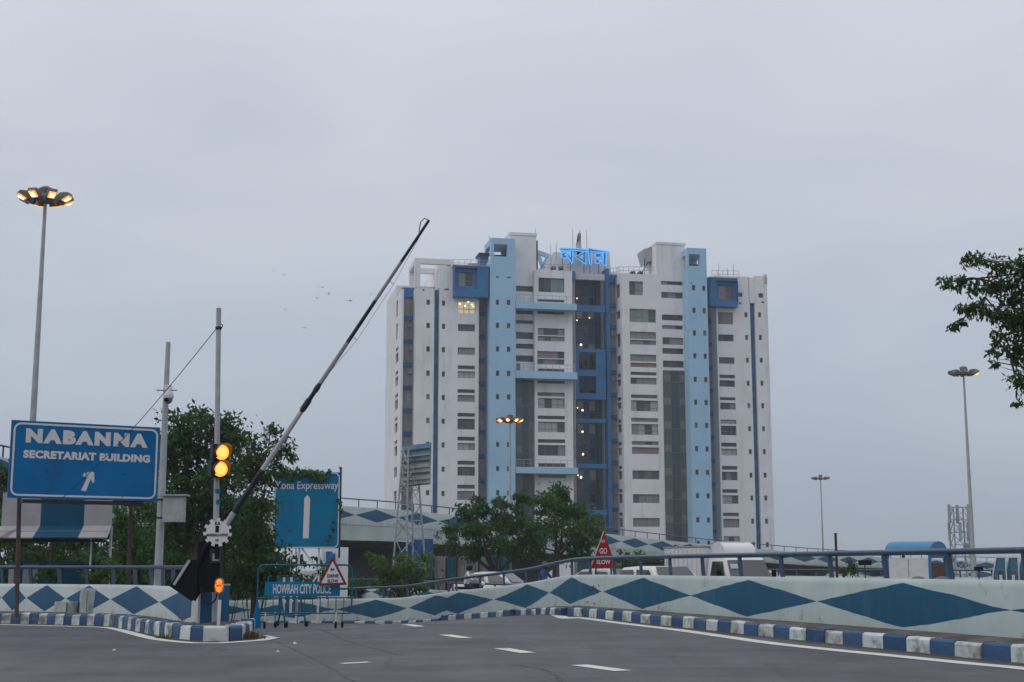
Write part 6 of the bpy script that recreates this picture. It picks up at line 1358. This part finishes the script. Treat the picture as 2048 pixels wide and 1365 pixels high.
# delivery truck
p = place(1452, 44); tk = empty('delivery_truck', p, HD + .02, 'small white box truck with rounded roof fairing behind the right parapet', 'truck')
m = MB(); m.box(-2.9, -.05, -.88, .88, .72, 2.12); m.build('cargo_box', CARW, tk, bevel=.03); m = MB(); m.box(-2.92, -.03, -.9, .9, 2.123, 2.17); m.build('box_roof', paint('grey_roof', (.3, .29, .28), .6), tk)
for i in range(9): m = MB(); x = -2.75 + i*.32; m.box(x-.015, x+.015, -.9, -.883, .8, 2.05); m.build('box_rib', CARW, tk)
m = MB()
def tsec(x, z0, z1, w0, w1): return [(x, -w0, z0), (x, -w0, (z0+z1)*.55), (x, -w1, z1), (x, w1, z1), (x, w0, (z0+z1)*.55), (x, w0, z0)]
loft(m, [tsec(.02, .45, 1.80, .80, .70), tsec(.9, .45, 1.80, .80, .68), tsec(1.05, .42, 1.74, .80, .66), tsec(1.5, .42, 1.02, .78, .74), tsec(1.62, .45, .85, .70, .66)]); m.build('cab', CARW, tk, smooth=True, bevel=.03)
m = MB(); m.prism([(1.09, -.62, 1.70), (1.09, .62, 1.70), (1.50, .70, 1.09), (1.50, -.70, 1.09)], (.03, 0, .022)); m.build('windscreen', CGL, tk)
m = MB(); m.prism([(1.235, -.60, 1.60), (1.235, -.35, 1.60), (1.33, -.36, 1.46), (1.33, -.61, 1.46)], (.03, 0, .022)); o = m.build('permit_sticker', paint('pale_sticker', (.35, .45, .45), .5), tk); o.location.x = -.035; o.location.z = -.02
for s in (-1, 1): 
    m = MB(); m.prism([(.3, s*.71, 1.68), (.95, s*.70, 1.68), (1.25, s*.80, 1.15), (.3, s*.81, 1.15)], (0, s*.02, 0)); m.build('side_window', CGL, tk); m = MB(); m.box(1.1, 1.2, s*.95-.06, s*.95+.06, 1.15, 1.42); m.bar((1.15, s*.78, 1.3), (1.15, s*.95, 1.3), .03, .03); m.build('mirror', BLK, tk, bevel=.015)
    m = MB(); m.sphere((1.58, s*.55, .68), (.1, .13, .1), 8); m.build('headlight', LGT, tk, smooth='all'); wheel(tk, .95, s*.68, .3, .18); wheel(tk, -2.0, s*.70, .3, .18)
m = MB(); pr = [(.0, 1.80)] + [(.02 + .85*(1 - math.cos(q)), 1.80 + .46*math.sin(q)) for q in (R(90), R(75), R(60), R(45), R(30), R(15), 0)][::-1][1:] ; pr = [(-.02, 1.80), (.80, 1.80), (.78, 1.98), (.70, 2.13), (.56, 2.22), (.36, 2.26), (-.02, 2.26)]
m.prism([(x, -.58, z) for x, z in pr], (0, 1.08, 0)); m.build('roof_fairing', CARW, tk, smooth=True, bevel=.04); m = MB(); m.box(-2.9, 1.5, -.6, .6, .40, .70); m.build('chassis', BLK, tk)

# ------------------------------------------------------------------ motorcycle riders
SKIN = paint('skin', (.22, .13, .09), .6, .05); HELM = paint('helmet_black', (.018, .018, .02), .25, .1); TROU = paint('trousers', (.03, .033, .045), .8, .1)
def rider(px, D, rz, shirt, label, blabel, helmm=HELM):
    lo = place(px, D); bk_ = empty('motorcycle', lo, rz, blabel, 'motorcycle')
    for x in (-.62, .64):
        m = MB(); n = 20; m.lathe([(.22, -.05), (.28, -.05), (.30, 0), (.28, .05), (.22, .05)], n, ax='y', c=(x, 0, .30)); m.build('wheel', TYR, bk_, smooth=True); m = MB(); m.lathe([(.05, -.08), (.05, .08)], 10, ax='y', c=(x, 0, .3)); m.build('hub', STEEL, bk_)
    m = MB(); m.tube([(-.62, 0, .3), (-.2, 0, .45), (.35, 0, .75), (.64, 0, .3)], .035, 8); m.tube([(.35, 0, .75), (.30, 0, 1.0)], .03, 8); m.build('frame', BLK, bk_, smooth=True)
    m = MB(); m.sphere((.15, 0, .80), (.30, .15, .14), 12); m.build('tank', BLK, bk_, smooth='all'); m = MB(); m.box(-.75, -.05, -.13, .13, .70, .80); m.build('seat', BLK, bk_, bevel=.04); m = MB(); m.box(-.25, .2, -.14, .14, .28, .6); m.build('engine', STEEL, bk_, bevel=.03)
    m = MB(); m.tube([(.22, -.36, 1.03), (.32, -.1, 1.0), (.32, .1, 1.0), (.22, .36, 1.03)], .018, 8); m.build('handlebar', STEEL, bk_, smooth=True); m = MB(); m.sphere((.42, 0, .92), (.09, .10, .10), 10); m.build('headlamp', LGT, bk_, smooth='all')
    for s in (-1, 1): m = MB(); m.tube([(.26, s*.28, 1.03), (.22, s*.34, 1.2)], .008, 5); m.sphere((.21, s*.35, 1.24), (.02, .06, .045), 8); m.build('mirror', BLK, bk_)
    J = {'pel': (-.28, 0, .86, .15), 'sp': (-.26, 0, 1.08, .135), 'ch': (-.2, 0, 1.28, .155), 'nk': (-.17, 0, 1.42, .055), 'hd': (-.15, 0, 1.52, .085), 'ht': (-.14, 0, 1.62, .07)}
    E = [('pel', 'sp'), ('sp', 'ch'), ('ch', 'nk'), ('nk', 'hd'), ('hd', 'ht')]
    for s, k in ((-1, 'r'), (1, 'l')):
        J.update({'sh'+k: (-.19, s*.19, 1.34, .065), 'el'+k: (-.02, s*.30, 1.12, .05), 'wr'+k: (.17, s*.32, 1.05, .033), 'ha'+k: (.23, s*.32, 1.04, .035), 'hp'+k: (-.25, s*.11, .84, .10), 'kn'+k: (.18, s*.22, .72, .07), 'an'+k: (-.05, s*.19, .36, .045), 'to'+k: (.12, s*.20, .30, .04)})
        E += [('ch', 'sh'+k), ('sh'+k, 'el'+k), ('el'+k, 'wr'+k), ('wr'+k, 'ha'+k), ('pel', 'hp'+k), ('hp'+k, 'kn'+k), ('kn'+k, 'an'+k), ('an'+k, 'to'+k)]
    ks_ = list(J); me = bpy.data.meshes.new('body'); me.from_pydata([J[k][:3] for k in ks_], [(ks_.index(a), ks_.index(b)) for a, b in E], [])
    o = bpy.data.objects.new('body', me); COL.objects.link(o); md = o.modifiers.new('s', 'SKIN'); sv = me.skin_vertices[0].data
    for i, k in enumerate(ks_): sv[i].radius = (J[k][3], J[k][3]); sv[i].use_root = (k == 'pel')
    o.modifiers.new('u', 'SUBSURF').levels = 1; dg = bpy.context.evaluated_depsgraph_get(); dg.update(); bm_ = bpy.data.meshes.new_from_object(o.evaluated_get(dg)); bpy.data.objects.remove(o)
    for mm in (shirt, TROU, SKIN): bm_.materials.append(mm)
    for f in bm_.polygons: z, x = f.center.z, f.center.x; f.material_index = 1 if (z < .93 and abs(f.center.y) < .34 and not (x > .1 and z > .95)) else (2 if z > 1.43 or (x > .14 and z > .98) else 0); f.use_smooth = True
    pe = empty('person', lo, rz, label, 'person'); b_ = bpy.data.objects.new('body', bm_); COL.objects.link(b_); b_.parent = pe
    m = MB(); m.sphere((-.15, 0, 1.58), (.15, .128, .145), 16); m.box(.0, .03, -.09, .09, 1.62, 1.66); he = m.build('helmet', helmm, pe, smooth=True); m = MB(); m.add([(.005, -.085, 1.60), (.005, .085, 1.60), (-.005, .08, 1.49), (-.005, -.08, 1.49)], [(0, 1, 2, 3)]); m.build('visor', CGL, he, fix=False)
rider(947, 57, HD + 1.0, WHT2, 'person in white shirt and black helmet riding past the white sedan', 'motorcycle ridden by the person in white shirt')
rider(1096, 50, HD + .75, paint('blue_shirt', (.02, .08, .25), .7, .1), 'person in blue shirt and dark helmet riding below the rail bend', 'motorcycle ridden by the person in blue shirt', paint('helmet_grey', (.045, .045, .05), .4, .1))

# ------------------------------------------------------------------ right background: booths, posts, boards
D = 72; c = P(1832, 1103, D); gz0 = carr_z(c.x, D) - .3; vb_ = empty('vaulted_booth', (c.x, D, gz0), R(-42), 'toll booth with blue vaulted roof beyond the right parapet', 'booth'); zb_ = c.z - gz0
VB = paint('vault_blue', (.05, .20, .36), .45, .15, 1); m = MB(); n = 12; w = .98; Lb = 1.25
pr = [(w*math.cos(math.pi*i/n), .50*math.sin(math.pi*i/n)) for i in range(n+1)]
m.prism([(-Lb, x, zb_ + z) for x, z in pr], (2*Lb, 0, 0)); m.build('vault_roof', VB, vb_, smooth=True); m = MB(); m.box(-Lb-.05, Lb+.05, -w-.05, w+.05, zb_-.1, zb_-.003); m.build('eaves_band', DBLU, vb_)
for x in (-Lb+.1, Lb-.1):
    for y in (-w+.1, w-.1): m = MB(); m.box(x-.06, x+.06, y-.06, y+.06, 0, zb_-.1); m.build('post', DBLU, vb_)
m = MB(); m.box(-Lb+.17, -.02, -w+.05, -w+.1, .1, zb_-.35); m.build('side_panel', WHT2, vb_); m = MB(); m.box(.02, Lb-.17, -w+.05, -w+.1, .1, zb_-.35); m.build('side_panel', WHT2, vb_)
m = MB(); m.box(Lb-.1, Lb-.05, -w+.17, w-.17, .1, zb_-.6); m.build('front_panel', paint('brown_panel', (.09, .05, .035), .6, .2), vb_); m = MB(); m.box(Lb-.12, Lb-.06, -w+.17, w-.17, zb_-.35, zb_-.1); m.build('valance', DBLU, vb_)
for i, x in enumerate((1997, 2022, 2047)):
    D = 78; c = P(x, 1114, D); gz0 = carr_z(c.x, D) - .3; h = c.z - gz0; t = empty('guard_booth', (c.x, D, gz0), R(-18), ('first', 'second', 'third')[i] + ' from the left of the striped blue and white guard booths at the right edge', 'booth', 'striped guard booths at the right edge')
    pr = [(-.36, 0), (-.36, h*.62), (-.12, h), (.36, h), (.36, 0)]; m = MB(); m.prism([(x_, 0, z_) for x_, z_ in pr], (0, 1.0, 0)); m.build('shell', SGT if 0 else paint('booth_blue', (.06, .17, .26), .6, .15), t)
    for (a, b) in zip(pr, pr[1:]): m = MB(); m.bar((a[0], -.02, a[1]), (b[0], -.02, b[1]), .06, .13); m.build('white_trim', WHT2, t)
    m = MB(); m.box(-.1, .22, -.03, -.01, h*.25, h*.7); m.build('window', GL_M, t); m = MB(); m.box(-.02, .14, -.05, -.032, h*.5, h*.62); m.build('notice', WHT2, t)
D = 66; c = P(1671, 1068, D); gz0 = carr_z(c.x, D) - .3; t = empty('marker_post', (c.x, D, gz0), 0, 'dark red steel post rising above the right parapet rail', 'post'); m = MB(); m.bar((0, 0, -.1), (0, 0, c.z - gz0), .1, .1); m.build('shaft', paint('dark_red_post', (.07, .012, .02), .5, .1), t); m = MB(); m.box(-.07, .07, -.07, .07, c.z - gz0, c.z - gz0 + .03); m.build('cap', BLK, t)
for px, y0, y1, w, lab in ((1730, 1121, 1131, 26, 'small dark sign board between the rail posts left of the vaulted booth'), (1958, 1134, 1142, 18, 'small dark board below the rail near the right lamp mast')):
    D = 70; c = P(px, y1, D); gz0 = carr_z(c.x, D) - .3; s = D / FPX; t = empty('small_board', (c.x, D, gz0), 0, lab, 'sign'); z = c.z - gz0; m = MB(); m.box(-w*s/2, w*s/2, 0, .03, z, z + (y1-y0)*s); m.build('plate', BLK, t); m = MB(); m.bar((0, .05, -.1), (0, .05, z + .1), .05, .05); m.build('post', DARK, t)
for px, lab in ((1836, 'grey domed drum just showing over the parapet, the left one'), (1884, 'grey domed drum just showing over the parapet, the right one')):
    D = 30; c = P(px, 1153, D); gz0 = carr_z(c.x, D); h = c.z - gz0; t = empty('traffic_drum', (c.x, D, gz0), 0, lab, 'drum', 'domed drums behind the right parapet'); m = MB(); m.lathe([(.22, 0), (.2, h*.5), (.19, h - .13), (.165, h - .07), (.12, h - .025), (.05, h - .004), (.01, h)], 18); m.build('drum_body', paint('drum_grey', (.12, .115, .12), .7, .2, 4), t, smooth=True); m = MB(); m.lathe([(.212, h*.3), (.208, h*.45)], 18); m.build('reflective_band', SGW, t, smooth=True)
# dark parked bulk seen through the rail
D = 88; c = P(1700, 1140, D); b0 = (c.x, D, carr_z(c.x, D) - .4); bush('dark bush between the rail posts beside the red post', 1700, D, [(1702, 1128, 12), (1692, 1140, 14), (1712, 1142, 13)], .3, 2.2, LF_A)

# ------------------------------------------------------------------ birds
BL_ = ('tiny dark bird highest and farthest left in the sky', 'dark bird just right of the topmost tiny bird', 'dark gliding bird at the top of the middle cluster', 'dark bird lowest in the middle cluster of birds', 'dark bird with folded wings right in the middle cluster', 'largest dark bird gliding left of the boom', 'dark bird closest to the raised boom', 'small dark bird alone below the leftmost pair', 'dark bird lowest in the sky of all the birds')
BRD = paint('bird_dark', (.03, .03, .035), .8, .1)
for i, (x, y, s, rol, flap) in enumerate(((547, 544, .5, .2, .9), (568, 550, .8, 0, .1), (645, 575, 1.0, -.3, .15), (634, 597, .9, .5, .35), (658, 589, .9, .7, .8), (700, 602, 1.35, -.3, .12), (743, 589, .9, .2, .5), (570, 619, .8, .0, .15), (609, 656, 1.0, .05, .15))):
    c = P(x, y, 125); t = empty('bird', tuple(c), rol, BL_[i], 'bird', 'birds in the sky left of the boom'); t.scale = (s*.8,)*3
    m = MB(); m.lathe([(.005, -.17), (.035, -.1), (.05, 0), (.035, .1), (.012, .17)], 8, ax='y'); m.add([(-.03, .14, 0), (.03, .14, 0), (.055, .3, 0), (-.055, .3, 0)], [(0, 1, 2, 3)]); m.build('body', BRD, t, smooth=True)
    for sd_ in (-1, 1): m = MB(); f = flap * .5; m.add([(sd_*.02, -.07, .02), (sd_*.02, .07, .02), (sd_*.20, -.09, .02 + f*.5), (sd_*.20, .05, .02 + f*.5), (sd_*.42, .02, .02 + f*.5 - .06), (sd_*.03, 0, .03)], [(0, 2, 3, 1), (2, 4, 3)]); m.build('wing', BRD, t, fix=False)

# ------------------------------------------------------------------ weeds and litter along the kerbs
def tuft(px, py, z, n, h, label, mat_=LF_C):
    b = GZ(px, py, z); P_ = MB()
    for i in range(n):
        a = random.uniform(0, 6.28); r_ = random.uniform(0, .16); x, y = r_*math.cos(a)*1.6, r_*math.sin(a)*.7; hh = h * random.uniform(.4, 1); dx, dy = random.uniform(-.6, .6)*hh, random.uniform(-.4, .4)*hh; w = .008
        P_.add([(x-w, y, 0), (x+w, y, 0), (x+dx*.4, y+dy*.4, hh*.7), (x+dx, y+dy, hh)], [(0, 1, 2), (0, 2, 3)])
    o = P_.build('weeds', mat_, fix=False); o.location = b; return tag(o, label, 'weeds', kind='stuff')
tuft(505, 1278, .0, 120, .16, 'dry grass tuft at the rounded nose of the left kerb', leafmat('dry_grass', (.07, .06, .025), (.14, .12, .05)))
tuft(330, 1277, .0, 60, .10, 'small green weeds along the left kerb foot'); tuft(1062, 1228, .0, 0 + 12, .05, 'tiny weeds at the kerb bend')
LT_ = {590: 'larger pale litter scrap on the road right of the kerb nose', 555: 'tiny pale litter scrap on the road below the kerb nose', 228: 'tiny pale litter scrap on the road at lower left'}
LIT = paint('litter_paper', (.5, .5, .5), .8, .1)
for px, py, s in ((590, 1290, .05), (555, 1307, .03), (228, 1304, .03)):
    b = RG(px, py); m = MB(); m.add([(-s, -s*.6, .012), (s*.8, -s*.5, .02), (s, s*.6, .03), (-s*.7, s*.5, .014), (0, 0, .05)], [(0, 1, 4), (1, 2, 4), (2, 3, 4), (3, 0, 4)]); o = m.build('litter', LIT, fix=False); o.location = b; o.rotation_euler.z = random.uniform(0, 3); tag(o, LT_[px], 'litter', 'litter scraps on the road')

# ------------------------------------------------------------------ air
m = MB(); m.box(-1200, 1200, -400, 2300, -8, 62); hz = m.build('haze', []); tag(hz, kind='stuff')
hm = bpy.data.materials.new('haze'); hm.use_nodes = True; t = hm.node_tree; t.nodes.clear(); vo = t.nodes.new('ShaderNodeVolumePrincipled'); mo = t.nodes.new('ShaderNodeOutputMaterial')
vo.inputs['Color'].default_value = (.80, .84, .92, 1); vo.inputs['Density'].default_value = HAZE; vo.inputs['Anisotropy'].default_value = .2; t.links.new(vo.outputs[0], mo.inputs['Volume']); hz.data.materials.append(hm)
